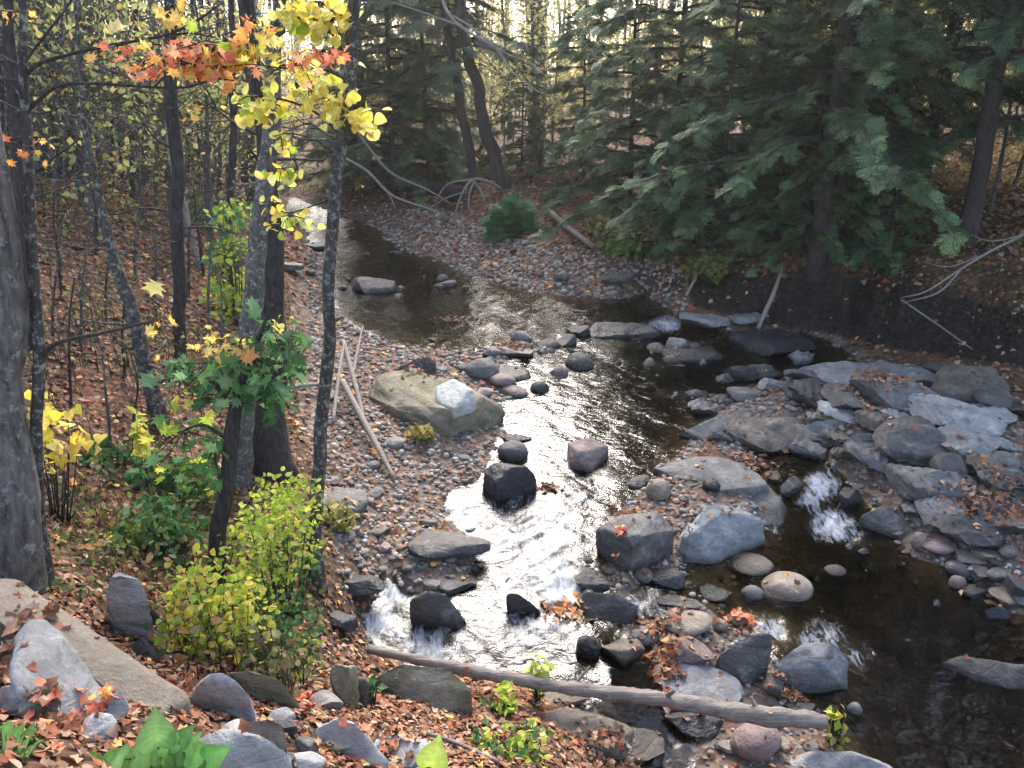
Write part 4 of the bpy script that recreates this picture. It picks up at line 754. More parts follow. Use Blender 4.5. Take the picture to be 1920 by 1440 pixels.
clusters(T, 'foliage', [(470, 690, 90, 50, 24, 56, GG), (530, 670, 60, 50, 13, 54, GG), (510, 630, 60, 36, 11, 50, GG), (400, 700, 90, 40, 16, 52, GG), (345, 700, 50, 26, 14, 44, GG), (440, 740, 60, 40, 9, 54, GG), (380, 770, 80, 50, 14, 44, GG+LIME), (350, 830, 60, 50, 16, 42, GG+LIME), (400, 850, 40, 40, 14, 42, GG), (370, 740, 40, 20, 6, 36, YEL), (500, 730, 40, 30, 10, 52, GG), (545, 640, 20, 20, 5, 40, GG), (455, 655, 16, 14, 2, 40, ORA), (430, 655, 60, 18, 12, 32, YO), (390, 645, 50, 14, 10, 30, YO)], Y, MAPLE)
# thin trunks further back on the left slope
LT = [(163, 335, 11, 0), (245, 372, 10, 3), (272, 345, 9, -4), (366, 345, 12, 4), (411, 362, 10, -2), (205, 350, 8, 6), (292, 340, 7, -3), (385, 350, 7, 2), (228, 340, 7, -5), (348, 342, 9, 5), (120, 345, 10, 2), (14, 410, 22, -6), (455, 350, 9, 3), (398, 345, 6, 8), (262, 350, 6, 10), (186, 340, 7, -8), (310, 345, 8, 2), (472, 380, 22, -6), (140, 360, 6, 4), (425, 345, 6, -4)]
LTL = ['thin bare trunk among the crowd of saplings on the upper left slope', 'slim grey stem among the crowd of saplings on the upper left slope']
for i, (a, b, w, ln) in enumerate(LT):
    mt = ['dark', 'dark', 'far', 'lichen'][i % 4]
    hero_tree('sapling', LTL[0] if mt == 'dark' else LTL[1], [(a, b, w), (a+ln, 230, w*.9), (a+ln*2+4, 110, w*.85), (a+ln*2.5, -10, w*.75)], mt, 9+i % 4, sides=8, group='saplings on the upper left slope', twigs=10, flare=1.1)
for i, (a, b, hgt) in enumerate([(112, 560, 200), (150, 650, 240), (196, 610, 190), (232, 705, 210), (392, 630, 180), (252, 530, 200), (178, 480, 210), (416, 720, 200), (350, 560, 190), (128, 760, 240), (205, 830, 220), (290, 600, 170), (380, 520, 170), (445, 545, 180), (95, 660, 260), (248, 860, 200)]):
    k = RNG.normal(0, 10); hero_tree('sapling', 'thin bare stem rising from the leaf litter of the open left slope', [(a, b, 6.5), (a+k*.4, b-hgt*.35, 5.5), (a+k+RNG.normal(0, 6), b-hgt*.7, 4), (a+k*1.6+RNG.normal(0, 8), b-hgt, 2.5)], ['dark', 'far', 'lichen'][i % 3], 0, sides=6, group='thin stems on the open left slope', twigs=9, flare=1.1)
# ---------------------------------------------------------------- bushes and low plants
def bush(name, label, px, py, spec, Y=None, shape=OVAL, stems=10, cat='bush', stem='dark', group=None):
    """spec rows (px,py,rx,ry,n,leaf_px,pal,depth_m)"""
    g = ground(px, py); Y = g[1] if Y is None else Y; T = thing(name, label, cat, tuple(map(float, g)), group); B = MB(); ST = MB()
    for (a, b, rx, ry, n, lp_, pal, dp) in spec:
        if lp_ > 20: n = int(n*1.9); lp_ *= .52; rx *= 1.15; ry *= 1.12
        c = on_y(a, b, Y); u = ((c-CAM)@FW)/F_PX; v = RNG.normal(0, 1, (n, 3)); v = v/np.linalg.norm(v, axis=1, keepdims=True)*RNG.random((n, 1))**.45; p = c+v*np.array([rx*u, dp, ry*u])
        gz = heights(p[:, 0], p[:, 1])[0]; p[:, 2] = np.maximum(p[:, 2], gz+.04)
        V, Fc, cc = leaves(shape, p, RNG.uniform(.6, 1.2, n)*lp_*u, pick(pal, n), .5, None, .6); B.add(V, Fc, cc)
        for q in p[::max(1, n//stems)]:
            f = np.array([g[0]+(q[0]-g[0])*.35, g[1]+(q[1]-g[1])*.35, 0]); f[2] = ground_z(f[0], f[1])-.02; mid = (f+q)/2+np.array([(q[0]-f[0])*.1, 0, .08*abs(q[2]-f[2])])
            ST.add(*tube(smooth_path(np.array([f, mid, q]), 7), np.linspace(.007, .002, 7), 4))
    V, Fc, cc = B.get(); mk('foliage', V, Fc, LEAF, T, cols=cc, smooth=True); V, Fc, _ = ST.get(); mk('stems', V, Fc, BARK[stem], T, smooth=True); return T
LG = LIME+[(.3, .42, .06), (.4, .5, .1)]; DG = GRN+[(.11, .17, .05), (.14, .2, .06)]
bush('bush', 'tall lime green bush at the foot of the slim lichened trunk', 520, 1150, [(530, 950, 70, 55, 230, 26, LG, .35), (500, 1030, 90, 60, 260, 25, LG, .4), (480, 1110, 90, 50, 200, 24, LG+DG, .4), (560, 1050, 40, 60, 60, 24, DG, .3)], shape=OVAL, stems=8)
bush('bush', 'yellow leaved bush spilling toward the concrete slab', 420, 1230, [(400, 1130, 80, 50, 150, 28, YEL+LG, .3), (370, 1190, 60, 60, 120, 27, YEL+LG, .3), (450, 1160, 60, 50, 110, 25, LG+YEL, .3), (350, 1080, 40, 40, 34, 30, LG+YEL, .25), (395, 1235, 30, 24, 30, 24, YEL, .15)], shape=ROUND, stems=8)
bush('bush', 'dark green bush between the lime bush and the greenish boulder', 540, 1260, [(520, 1180, 80, 50, 170, 24, DG+[(.2, .26, .06)], .3), (550, 1240, 50, 40, 90, 24, DG+LG, .25), (480, 1220, 60, 40, 80, 22, DG+LG, .25)], shape=OVAL, stems=8)
bush('bush', 'green leafy bush beyond the upright rounded stone', 290, 1030, [(290, 980, 60, 45, 110, 34, DG, .3), (260, 1020, 40, 40, 50, 32, DG+LG, .3), (340, 1000, 40, 50, 60, 32, DG, .3)], shape=MAPLE, stems=7)
bush('bush', 'low dark green bush under the young maple', 330, 920, [(320, 890, 60, 50, 80, 34, DG, .3), (380, 900, 40, 50, 60, 32, DG+LIME, .3), (230, 930, 60, 30, 60, 30, DG, .35)], shape=MAPLE, stems=7)
bush('sapling', 'small sapling with a cluster of clear yellow leaves beside the slender maple', 96, 960, [(105, 800, 44, 50, 14, 44, YEL, .2), (135, 835, 46, 30, 11, 42, YEL, .2), (90, 855, 34, 34, 7, 42, YEL, .15), (70, 750, 20, 40, 5, 34, YEL, .1)], shape=HEART, stems=3)
bush('weed', 'single tall yellow green stalk on the leaf covered slope', 268, 890, [(263, 820, 9, 55, 60, 18, LIME+YEL, .06)], shape=OVAL, stems=3, cat='plant')
bush('bush', 'light green bush left of the lichened trunk', 440, 600, [(430, 550, 40, 50, 190, 17, LG+[(.25, .36, .10)], .7), (425, 470, 36, 30, 150, 16, DG+LG, .6), (440, 400, 40, 30, 120, 15, DG+LG, .6)], stems=9)
bush('bush', 'dim green bush on the left slope behind the saplings', 395, 430, [(390, 400, 40, 36, 170, 14, DG, .6)], stems=7)
bush('bush', 'yellow green shrub on the far shore behind the slim trunk', 690, 350, [(690, 335, 30, 18, 160, 11, [(.5, .4, .06), (.4, .36, .06)], .7)], stems=6)
bush('weed_patch', 'yellowing grassy weeds below the cream mossy boulder', 790, 830, [(790, 815, 26, 20, 120, 15, [(.4, .3, .1), (.45, .35, .12), (.25, .24, .07)], .12)], shape=SIMPLE, stems=20, cat='plant')
bush('weed_patch', 'straw yellow grass clump beside the lime green bush', 640, 990, [(635, 970, 34, 34, 150, 17, [(.35, .33, .10), (.42, .38, .14), (.28, .28, .08)], .15)], shape=SIMPLE, stems=24, cat='plant')
bush('plant', 'pale yellow green sprig standing up in front of the log', 1012, 1315, [(1012, 1252, 22, 34, 60, 17, [(.62, .66, .22), (.55, .62, .18)], .06), (1005, 1290, 12, 20, 14, 14, LIME, .05)], shape=OVAL, stems=5)
bush('plant', 'green seedling right of the greenish boulder', 950, 1335, [(945, 1310, 30, 26, 40, 20, LG, .1), (925, 1340, 24, 20, 20, 18, DG, .1)], shape=OVAL, stems=6)
bush('plant', 'low green weeds at the bottom of the near bank', 970, 1415, [(940, 1400, 60, 34, 90, 20, DG+LG, .2), (1000, 1400, 50, 30, 60, 18, LG+DG, .2)], shape=OVAL, stems=10)
bush('plant', 'thin yellow weeds at the right end of the log', 1570, 1395, [(1565, 1340, 22, 20, 16, 20, YEL+LIME, .06), (1565, 1375, 26, 24, 46, 16, [(.4, .3, .1), (.3, .3, .08)], .08)], shape=SIMPLE, stems=10)
bush('plant', 'strap leaved green tuft left of the greenish boulder', 695, 1320, [(690, 1290, 24, 14, 16, 40, GRN, .08)], shape=SIMPLE, stems=8)
bush('fern', 'bright green low hemlock seedling on the gravel bar edge', 1180, 480, [(1170, 460, 50, 16, 240, 13, [(.12, .2, .06), (.2, .24, .06)], .5)], stems=8, cat='plant')
bush('weed_patch', 'yellow green grass hummock on the right bank edge', 1330, 520, [(1330, 498, 46, 26, 420, 14, [(.22, .22, .06), (.30, .26, .08), (.16, .18, .05)], .45)], shape=SIMPLE, stems=40, cat='plant')
bush('weed_patch', 'mixed yellowing undergrowth below the small hemlocks at the bar', 1190, 440, [(1180, 420, 90, 24, 420, 13, [(.2, .22, .06), (.34, .26, .08), (.12, .16, .05)], .9), (1260, 440, 60, 24, 240, 13, [(.25, .2, .07), (.3, .28, .1)], .7)], shape=OVAL, stems=30, cat='plant')
def big_leaves(label, spec, Y, px, py, name='plant'):
    g = ground(px, py); T = thing(name, label, 'plant', tuple(map(float, g))); B = MB(); ST = MB()
    for (a, b, L, ang, nx, pal) in spec:
        p = on_y(a, b, Y); u = ((p-CAM)@FW)/F_PX; d = unit(np.array([math.cos(math.radians(ang)), .45, math.sin(math.radians(ang))])); n = unit(np.array([nx, -.55, .8])); n = unit(n-d*(n@d)); R = np.stack([np.cross(d, n), d, n], 1)[None]
        base = p-d*L*u*.5
        V, Fc = scatter(HEART[0], HEART[1], base[None], R, np.array([L*u])); c_ = np.tile(pick(pal, 1, .1)[0], (len(V), 1)); k_ = len(V)//3; c_[k_:2*k_] *= 1.5; B.add(V, Fc, np.clip(c_*RNG.uniform(.85, 1.1, (len(V), 1)), 0, .9))
        f = np.array([g[0]+(base[0]-g[0])*.4, g[1]+(base[1]-g[1])*.4, g[2]-.03]); ST.add(*tube(smooth_path(np.array([f, (f+base)/2+np.array([0, .02, .05]), base]), 8), np.linspace(.005, .003, 8), 5))
    V, Fc, cc = B.get(); mk('foliage', V, Fc, LEAF, T, cols=cc, smooth=True); V, Fc, _ = ST.get(); mk('stems', V, Fc, LEAF, T, cols=np.tile([.12, .25, .06], (len(V), 1)), smooth=True)
BG = [(.17, .36, .08), (.21, .42, .10), (.14, .30, .07), (.24, .40, .12)]
def ring(cx, cy, n, rx, ry, L, pal):
    n = int(n*1.8); L *= .74
    return [(cx+rx*math.cos(i*2.4)*((i+1)/n)**.5, cy+ry*math.sin(i*2.4)*((i+1)/n)**.5, L*RNG.uniform(.7, 1.1), RNG.uniform(-20, 200), RNG.uniform(-.5, .5), pal) for i in range(n)]
big_leaves('bright green broad leaved plant at the bottom edge before the creamy boulder', [(292, 1368, 66, 100, .1, BG)]+ring(325, 1405, 7, 55, 32, 70, BG)+ring(215, 1432, 4, 46, 18, 74, BG)+ring(372, 1425, 4, 44, 22, 70, BG), 1.75, 300, 1470)
big_leaves('dark green broad leaved plant in the bottom left corner', ring(25, 1395, 6, 40, 30, 60, BG)+ring(40, 1420, 8, 60, 26, 56, GRN+BG), 1.75, 20, 1470)
big_leaves('single bright yellow green leaf at the bottom edge beside the grey stone', [(815, 1412, 54, 70, .2, [(.55, .72, .12)])], 2.5, 815, 1470)
# ---------------------------------------------------------------- hemlocks: three kinds, copied with shared meshes
def spray_template(seed, n=13, wd=.017):
    r = np.random.default_rng(seed); V = []; F_ = []
    def blade(p, d, L, w):
        s = np.array([-d[1], d[0], 0])*w; b = len(V); m = p+d*L*.45; e = p+d*L; dz = np.array([0, 0, -.10*L])
        V.extend([p-s*.4, m+s+dz*.3, e+dz, m-s+dz*.3]); F_.append([b, b+3, b+2, b+1])
    def tw(p0, d0, L, k, w, lvl):
        for i in range(k):
            f = (i+.6)/k; p = p0+d0*L*f+np.array([0, 0, -.22*(f*L)**2])
            for s in (-1, 1):
                a = s*math.radians(52+r.normal(0, 9)); d = np.array([d0[0]*math.cos(a)-d0[1]*math.sin(a), d0[0]*math.sin(a)+d0[1]*math.cos(a), r.normal(0, .08)])
                l = L*(.52*(1-f)**.8+.10)*r.uniform(.75, 1.15)
                if lvl and l > .13: tw(p, d, l, max(3, int(l/.05)), w, 0)
                blade(p, d, l, w)
        blade(p0, d0, L*1.02, w)
    tw(np.zeros(3), np.array([0, 1., 0]), 1.0, n, wd, 1); return np.array(V), np.array(F_)
SPR = [spray_template(s, 9) for s in (1, 2)]
def hemlock_meshes(seed, H=14.0, R0=3.0, nl=64, z0=.9, dens=1.0, pal=None, spread=.20, bare=0.0):
    r = np.random.default_rng(seed); tr = MB(); zz = np.linspace(-.2, H, 30); path = np.stack([waves(zz[:, None], .5, seed, 2)*.10, waves(zz[:, None], .45, seed+3, 2)*.10, zz], 1)
    V, Fc = tube(path, np.maximum(.0100*H*(1-zz/H*.93), .01)*np.r_[1.35, 1.12, np.ones(28)], 12, .1, seed); TRK = (V, Fc); LM = MB()
    P = []; D = []; S = []
    for i in range(nl):
        f = (i+r.random())/nl; z = z0+(H-z0)*f**1.15*.985; L = (R0*(1-z/H)**.75+.35)*r.uniform(.65, 1.1); a = i*2.399+r.normal(0, .4); dr = np.array([math.cos(a), math.sin(a), 0]); up = r.uniform(-.02, .22)
        s = np.linspace(0, 1, 8); b = np.array([np.interp(z, zz, path[:, 0]), np.interp(z, zz, path[:, 1]), z]); q = b+dr*L*s[:, None]+np.stack([np.zeros(8), np.zeros(8), up*L*s-.34*L*s**2.2], 1)+np.cumsum(r.normal(0, .012, (8, 3)), 0)
        LM.add(*tube(q, np.linspace(.020+.008*L, .004, 8), 5))
        if z < 2.0 and r.random() < bare: continue
        m = max(4, int(L/spread*1.7*dens))
        for j in range(m):
            u = .16+.84*(j+r.random())/m; p = np.array([np.interp(u, s, q[:, c]) for c in range(3)]); sg = r.choice([-1, 1]); an = sg*math.radians(r.uniform(25, 75))*(1-u*.6)
            d = np.array([dr[0]*math.cos(an)-dr[1]*math.sin(an), dr[0]*math.sin(an)+dr[1]*math.cos(an), -.12-.3*u+r.normal(0, .2)]); P.append(p); D.append(d); S.append(r.uniform(.28, .62)*(.6+.4*(1-u))*(1 if L > 1 else .7))
    P, D, S = np.array(P), np.array(D), np.array(S); n = len(P); nr = unit(np.stack([r.normal(0, .42, n), r.normal(0, .42, n), np.ones(n)], 1)); R = frames_dir(D, nr); B = MB()
    pal = np.array(pal or [(.085, .135, .06), (.11, .17, .068), (.14, .205, .078), (.065, .108, .054)]); cc = pal[r.integers(len(pal), size=n)]*r.uniform(.75, 1.35, (n, 1))
    for k, (tv, tf) in enumerate(SPR):
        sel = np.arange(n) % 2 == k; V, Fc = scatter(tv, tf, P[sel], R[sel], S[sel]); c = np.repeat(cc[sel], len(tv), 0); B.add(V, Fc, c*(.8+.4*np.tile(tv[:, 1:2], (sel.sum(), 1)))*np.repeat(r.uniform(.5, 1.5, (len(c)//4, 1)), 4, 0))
    V, Fc, c = B.get(); lv, lf, _ = LM.get()
    LM.add(*TRK); lv, lf, _ = LM.get(); return (mesh_np('trunk', lv, lf, BARK['hemlock'], smooth=True), None, mesh_np('crown', V, Fc, NEEDLE, cols=c))
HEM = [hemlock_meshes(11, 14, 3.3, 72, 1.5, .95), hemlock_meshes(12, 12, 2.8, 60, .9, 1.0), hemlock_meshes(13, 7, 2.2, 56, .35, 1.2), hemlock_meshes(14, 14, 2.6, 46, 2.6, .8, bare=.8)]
def put_tree(name, label, cat, meshes, loc, s, rz, group=None, tilt=(0, 0), parts=('trunk', 'limbs', 'crown')):
    o = bpy.data.objects.new(name, None); COL.objects.link(o); o.location = loc; o.scale = (s, s, s); o.rotation_euler = (tilt[0], tilt[1], rz); o.empty_display_size = .3; tag(o, label, cat, group)
    for pn, me in zip(parts, meshes):
        if me is not None: c = bpy.data.objects.new(pn, me); COL.objects.link(c); c.parent = o
    return o
def foot(px, py, dz=-.05): g = ground(px, py); return np.array([g[0], g[1], ground_z(g[0], g[1])+dz])
HT = [ # base px, py, kind, scale, spin, tilt, label
 (1525, 498, 0, 1.0, .4, (0, 0), 'big dark hemlock standing at the lip of the undercut right bank'),
 (1556, 490, 3, .62, 2.0, (0, .02), 'slim hemlock with a bare lower trunk close beside the big bank hemlock'),
 (1632, 392, 0, 1.15, 1.3, (0, .05), 'stout hemlock leaning slightly right behind the bank hemlocks'),
 (1805, 466, 3, 1.0, 4.0, (0, -.01), 'hemlock with a dark bare trunk on the leafy ground at far right'),
 (1345, 455, 2, .85, .2, (0, 0), 'small bushy hemlock at the left end of the hemlock clump'),
 (1250, 400, 2, 1.05, 3.1, (0, -.02), 'hemlock with spreading branches behind the gravel bar at right'),
 (1410, 372, 1, .9, 5.0, (0, 0), 'tall hemlock in the middle of the clump behind the small bushy one'),
 (1175, 372, 2, .9, 2.2, (0, 0), 'young hemlock with low branches over the gravel bar'),
 (1725, 365, 1, 1.2, .9, (0, 0), 'dense hemlock between the two bare trunks at right'),
 (1945, 425, 0, 1.2, 2.9, (0, 0), 'hemlock filling the upper right corner'),
 (1480, 345, 0, 1.0, 2.4, (0, 0), 'hemlock far back behind the middle of the clump'),
 (2130, 520, 0, 1.15, 3.9, (0, 0), 'unseen hemlock added outside the right edge to darken the pool'),  # added out of view, darkens the pool reflection and right bank
 (1575, 452, 2, .5, 4.4, (0, 0), 'bushy young hemlock in front of the stout leaning one'),
 (1455, 450, 2, .5, 3.4, (0, 0), 'bushy young hemlock left of the big bank hemlock'),
 (1508, 478, 2, .62, 5.4, (0, 0), 'bushy young hemlock hiding the foot of the big bank hemlock'),
 (1660, 500, 2, .42, .5, (0, 0), 'knee high hemlock seedling on the bank right of the big hemlock'),
 (1290, 470, 2, .36, 2.5, (0, 0), 'knee high hemlock seedling on the grassy bank lip'),
 (742, 345, 2, 1.3, .3, (0, 0), 'hemlock on the far bank left of the leaning trunks'),
 (800, 340, 2, 1.15, 1.8, (0, 0), 'bushy young hemlock in front of the leaning trunks'),
 (690, 335, 2, 1.0, 2.9, (0, 0), 'bushy young hemlock on the far bank near the slim maple'),
 (980, 322, 2, .55, .3, (0, 0), 'young hemlock right of the leaning trunks'),
 (1090, 330, 2, .75, 2.8, (0, 0), 'young hemlock between the gravel bar and the forest')]
for a, b, k, s, rz, tl, lb in HT:
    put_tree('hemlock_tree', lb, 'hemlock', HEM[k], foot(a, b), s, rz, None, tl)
g = foot(960, 436); T = thing('hemlock_bush', 'low bright green hemlock bush on the gravel bar', 'hemlock', tuple(map(float, g))); n = 620; v = unit(RNG.normal(0, 1, (n, 3))*np.array([1, 1, .8])+np.array([0, 0, .35])); v[:, 2] = np.abs(v[:, 2]); rr_ = RNG.uniform(.25, 1, (n, 1))
V, Fc = scatter(SPR[0][0], SPR[0][1], g+v*rr_*np.array([.46, .46, .82])-np.array([0, 0, .04]), frames_dir(v*np.array([1, 1, .3])+RNG.normal(0, .3, (n, 3)), np.tile([0, -.3, 1.], (n, 1))+RNG.normal(0, .3, (n, 3))), RNG.uniform(.16, .34, n))
mk('foliage', V, Fc, NEEDLE, T, cols=np.repeat(np.array([(.08, .21, .07)])*RNG.uniform(.6, 1.4, (n, 1)), len(SPR[0][0]), 0)); mk('trunk', *tube(np.array([g-[0, 0, .1], g+[.02, 0, .4], g+[0, .02, .85]]), [.03, .02, .006], 8), BARK['hemlock'], T)
# two leaning hemlocks on the far bank
def leaning(lb, P, seed):
    r = np.random.default_rng(seed)
    def extra(S, B):
        P_ = []; D = []
        for i in range(30):
            k = r.integers(22, len(S)-3); a = r.uniform(0, 6.28); L = r.uniform(.8, 2.4)*(1 if S[k, 2] < 9 else .6); dr = np.array([math.cos(a), math.sin(a), 0]); s = np.linspace(0, 1, 7); q = S[k, :3]+dr*L*s[:, None]+np.stack([s*0, s*0, .12*L*s-.4*L*s**2], 1)
            B.add(*tube(q, np.linspace(.03, .005, 7), 5))
            for j in range(int(L/.16)):
                u = r.uniform(.25, 1); P_.append(np.array([np.interp(u, s, q[:, c]) for c in range(3)])); an = r.choice([-1, 1])*math.radians(r.uniform(20, 70)); D.append(np.array([dr[0]*math.cos(an)-dr[1]*math.sin(an), dr[0]*math.sin(an)+dr[1]*math.cos(an), -.3]))
        P_, D = np.array(P_), np.array(D); n = len(P_); R = frames_dir(D, unit(np.stack([r.normal(0, .3, n), r.normal(0, .3, n), np.ones(n)], 1))); V, Fc = scatter(SPR[0][0], SPR[0][1], P_, R, r.uniform(.3, .6, n))
        return V, Fc, np.repeat(np.array([(.085, .14, .075)])*r.uniform(.7, 1.4, (n, 1)), len(SPR[0][0]), 0)
    return hero_tree('hemlock_tree', lb, P, 'hemlock', 10.5, sides=12, flare=1.2, cat='hemlock', extra=extra)
T, S, Y = leaning('right one of two dark hemlock trunks leaning left on the far bank', [(946, 352, 26), (925, 290, 25), (905, 220, 23), (885, 130, 21), (868, 50, 19), (855, -40, 17)], 3)
DB = [on_y(832, -60, Y-3), on_y(832, 5, Y-3), on_y(862, 48, Y-3.2), on_y(930, 92, Y-3.4), on_y(955, 130, Y-3.5), on_y(980, 150, Y-3.6), on_y(1010, 172, Y-3.7), on_y(1062, 188, Y-3.8)]
stick('dead_branch', 'long bare pale branch hanging across the top middle in front of the forest', DB, [.03, .032, .03, .027, .023, .019, .015, .008], 'dead', forks=[([on_y(735, 4, Y-3.3), on_y(790, 22, Y-3.3), on_y(845, 42, Y-3.2), on_y(862, 48, Y-3.2)], [.008, .016, .02, .02]), ([on_y(850, 30, Y-3.2), on_y(890, 55, Y-3.3), on_y(940, 95, Y-3.5), on_y(1000, 120, Y-3.6)], [.022, .02, .016, .006]), ([on_y(930, 92, Y-3.4), on_y(960, 88, Y-3.3), on_y(985, 108, Y-3.3)], [.014, .01, .005])])
leaning('left one of two dark hemlock trunks leaning left on the far bank', [(893, 345, 20), (880, 280, 19), (866, 210, 18), (850, 120, 17), (836, 30, 16), (826, -40, 15)], 5)
hero_tree('tree', 'grey leaning trunk standing alone in the far clearing', [(996, 300, 36), (1003, 230, 32), (1010, 160, 28), (1010, 60, 26), (1006, -30, 24)], 'far', 13, twigs=6, crown=([(.6, .5, .12)], 500, .14))
hero_tree('sapling', 'dark thin stem slanting right between the leaning trunks and the clearing', [(892, 292, 8), (930, 210, 8), (965, 130, 7), (990, 80, 5)], 'dark', 0, flare=1)
# ---------------------------------------------------------------- the broadleaf forest behind
def forest_tree(seed, H, r0, pal, n, size, first=.35, Rc=2.4, limbs=22, bark='far'):
    r = np.random.default_rng(seed); zz = np.linspace(-.2, H, 34); path = np.stack([waves(zz[:, None], .35, seed, 2)*.32, waves(zz[:, None], .3, seed+3, 2)*.32, zz], 1); path[:, :2] -= path[:1, :2]
    TR = tube(path, np.maximum(r0*(1-zz/H)**.8, .012)*np.r_[1.4, 1.15, np.ones(32)], 10, .1, seed); LM = MB(); ends = []
    for i in range(limbs):
        f = first+(1-first)*(i+r.random())/limbs; z = H*f; a = i*2.4+r.normal(0, .5); L = Rc*(1.15-f)*r.uniform(.6, 1.2); b = np.array([np.interp(z, zz, path[:, 0]), np.interp(z, zz, path[:, 1]), z]); dr = np.array([math.cos(a), math.sin(a), r.uniform(.2, .9)])
        q = smooth_path(np.array([b, b+dr*L*.5+r.normal(0, .12, 3), b+dr*L+r.normal(0, .2, 3)]), 7); LM.add(*tube(q, np.linspace(r0*.25*(1.2-f), .006, 7), 5)); ends.append(q)
        for _ in range(3):
            s = q[r.integers(2, 6)]; e = s+(unit(dr)+r.normal(0, .55, 3))*L*.45; LM.add(*tube(np.array([s, (s+e)/2+r.normal(0, .04, 3), e]), np.array([.012, .009, .004]), 4)); ends.append(smooth_path(np.array([s, (s+e)/2, e]), 7))
    E = np.array(ends); k = r.integers(len(E), size=n); pos = E[k, r.integers(2, 7, n)]+r.normal(0, .26, (n, 3)); V, Fc, c = leaves(SIMPLE, pos, r.uniform(.6, 1.25, n)*size, pick(pal, n, .25)); lv, lf, _ = LM.get()
    LM.add(*TR); lv, lf, _ = LM.get(); return (mesh_np('trunk', lv, lf, BARK[bark], smooth=True), None, mesh_np('crown', V, Fc, LEAF, cols=c, smooth=True))
PY = [(.56, .47, .14), (.48, .43, .16), (.58, .50, .22), (.42, .41, .17), (.35, .38, .15)]; PO = [(.66, .34, .08), (.6, .40, .10), (.7, .45, .12)]; PG = [(.28, .34, .10), (.36, .40, .12), (.22, .28, .08)]
FT = [forest_tree(31, 15, .15, PY, 1500, .15, .38), forest_tree(32, 14, .12, PY+PG, 1700, .15, .30), forest_tree(33, 13, .10, PG, 1500, .14, .35), forest_tree(34, 14.5, .17, PY, 350, .15, .4, 2.2, 26), forest_tree(35, 12, .08, PO+PY, 1200, .14, .25)]
US = [forest_tree(41, 5.0, .045, PY, 1400, .10, .12, 2.2, 26), forest_tree(42, 4.2, .04, PO+PY[:2], 1300, .095, .12, 2.0, 24), forest_tree(43, 3.6, .035, PG+PY, 1400, .095, .08, 2.0, 24), forest_tree(44, 4.6, .035, PY+PG+PO, 130, .085, .10, 1.9, 34, 'far'), forest_tree(45, 3.4, .025, PG, 420, .07, .06, 1.6, 30, 'far')]
rf = np.random.default_rng(5); placed = []
FL = {0: 'tall grey trunk with yellow leaves in the forest beyond the stream', 1: 'tall grey trunk with yellow green leaves in the forest beyond the stream', 2: 'tall thin trunk with green leaves in the forest beyond the stream', 3: 'tall nearly bare grey trunk in the forest beyond the stream', 4: 'slender trunk with orange and yellow leaves in the forest beyond the stream'}
UL = {0: 'yellow leaved understory tree in the forest beyond the stream', 1: 'orange leaved understory tree in the forest beyond the stream', 2: 'green and yellow understory tree in the forest beyond the stream', 3: 'nearly bare twiggy sapling in the thicket behind the stream', 4: 'dull green twiggy sapling in the thicket behind the stream'}
def try_place(n, dmin, dmax, amin, amax, sep, kinds, meshes, labels, name, cat, group, smin, smax, avoid=True):
    k = 0; t_ = 0
    while k < n and t_ < n*60:
        t_ += 1; d = math.exp(rf.uniform(math.log(dmin), math.log(dmax))); a = math.radians(rf.uniform(amin, amax)); x, y = d*math.sin(a), d*math.cos(a)
        if any((x-p)**2+(y-q)**2 < sep*sep for p, q in placed): continue
        z, w, h = heights(np.array([x]), np.array([y]))
        if h[0] < .25 or (avoid and abs(x+.27*y) < 1.2 and y < 36): continue
        placed.append((x, y)); kd = kinds[rf.integers(len(kinds))]; s = rf.uniform(smin, smax)
        put_tree(name, labels[kd], cat, meshes[kd], (x, y, z[0]-.05), s, rf.uniform(0, 6.28), group.format(labels[kd].split(' in the')[0]), (rf.normal(0, .03), rf.normal(0, .03))); k += 1
G1, G2 = 'forest trees: {}', 'understory trees: {}'
try_place(56, 26, 60, -12, 12, .7, [0, 1, 3, 3, 3, 3, 3], FT, FL, 'forest_tree', 'tree', G1, .55, .8)
try_place(38, 18, 60, -42, -12, .8, [0, 1, 3, 3, 2, 4], FT, FL, 'forest_tree', 'tree', G1, .75, 1.05)
try_place(36, 22, 60, 12, 42, 1.0, [0, 1, 2, 3, 3, 0], FT, FL, 'forest_tree', 'tree', G1, .8, 1.1)
try_place(54, 23, 60, -14, 12, .6, [0, 0, 2, 1, 3, 3], US, UL, 'understory_tree', 'tree', G2, .7, 1.2)
try_place(100, 12, 50, -42, -13, .5, [0, 1, 2, 3, 3, 3, 3, 4, 4], US, UL, 'understory_tree', 'tree', G2, .7, 1.2)
try_place(54, 17, 50, 12, 42, .7, [0, 0, 0, 2], US, UL, 'understory_tree', 'tree', G2, .7, 1.2)
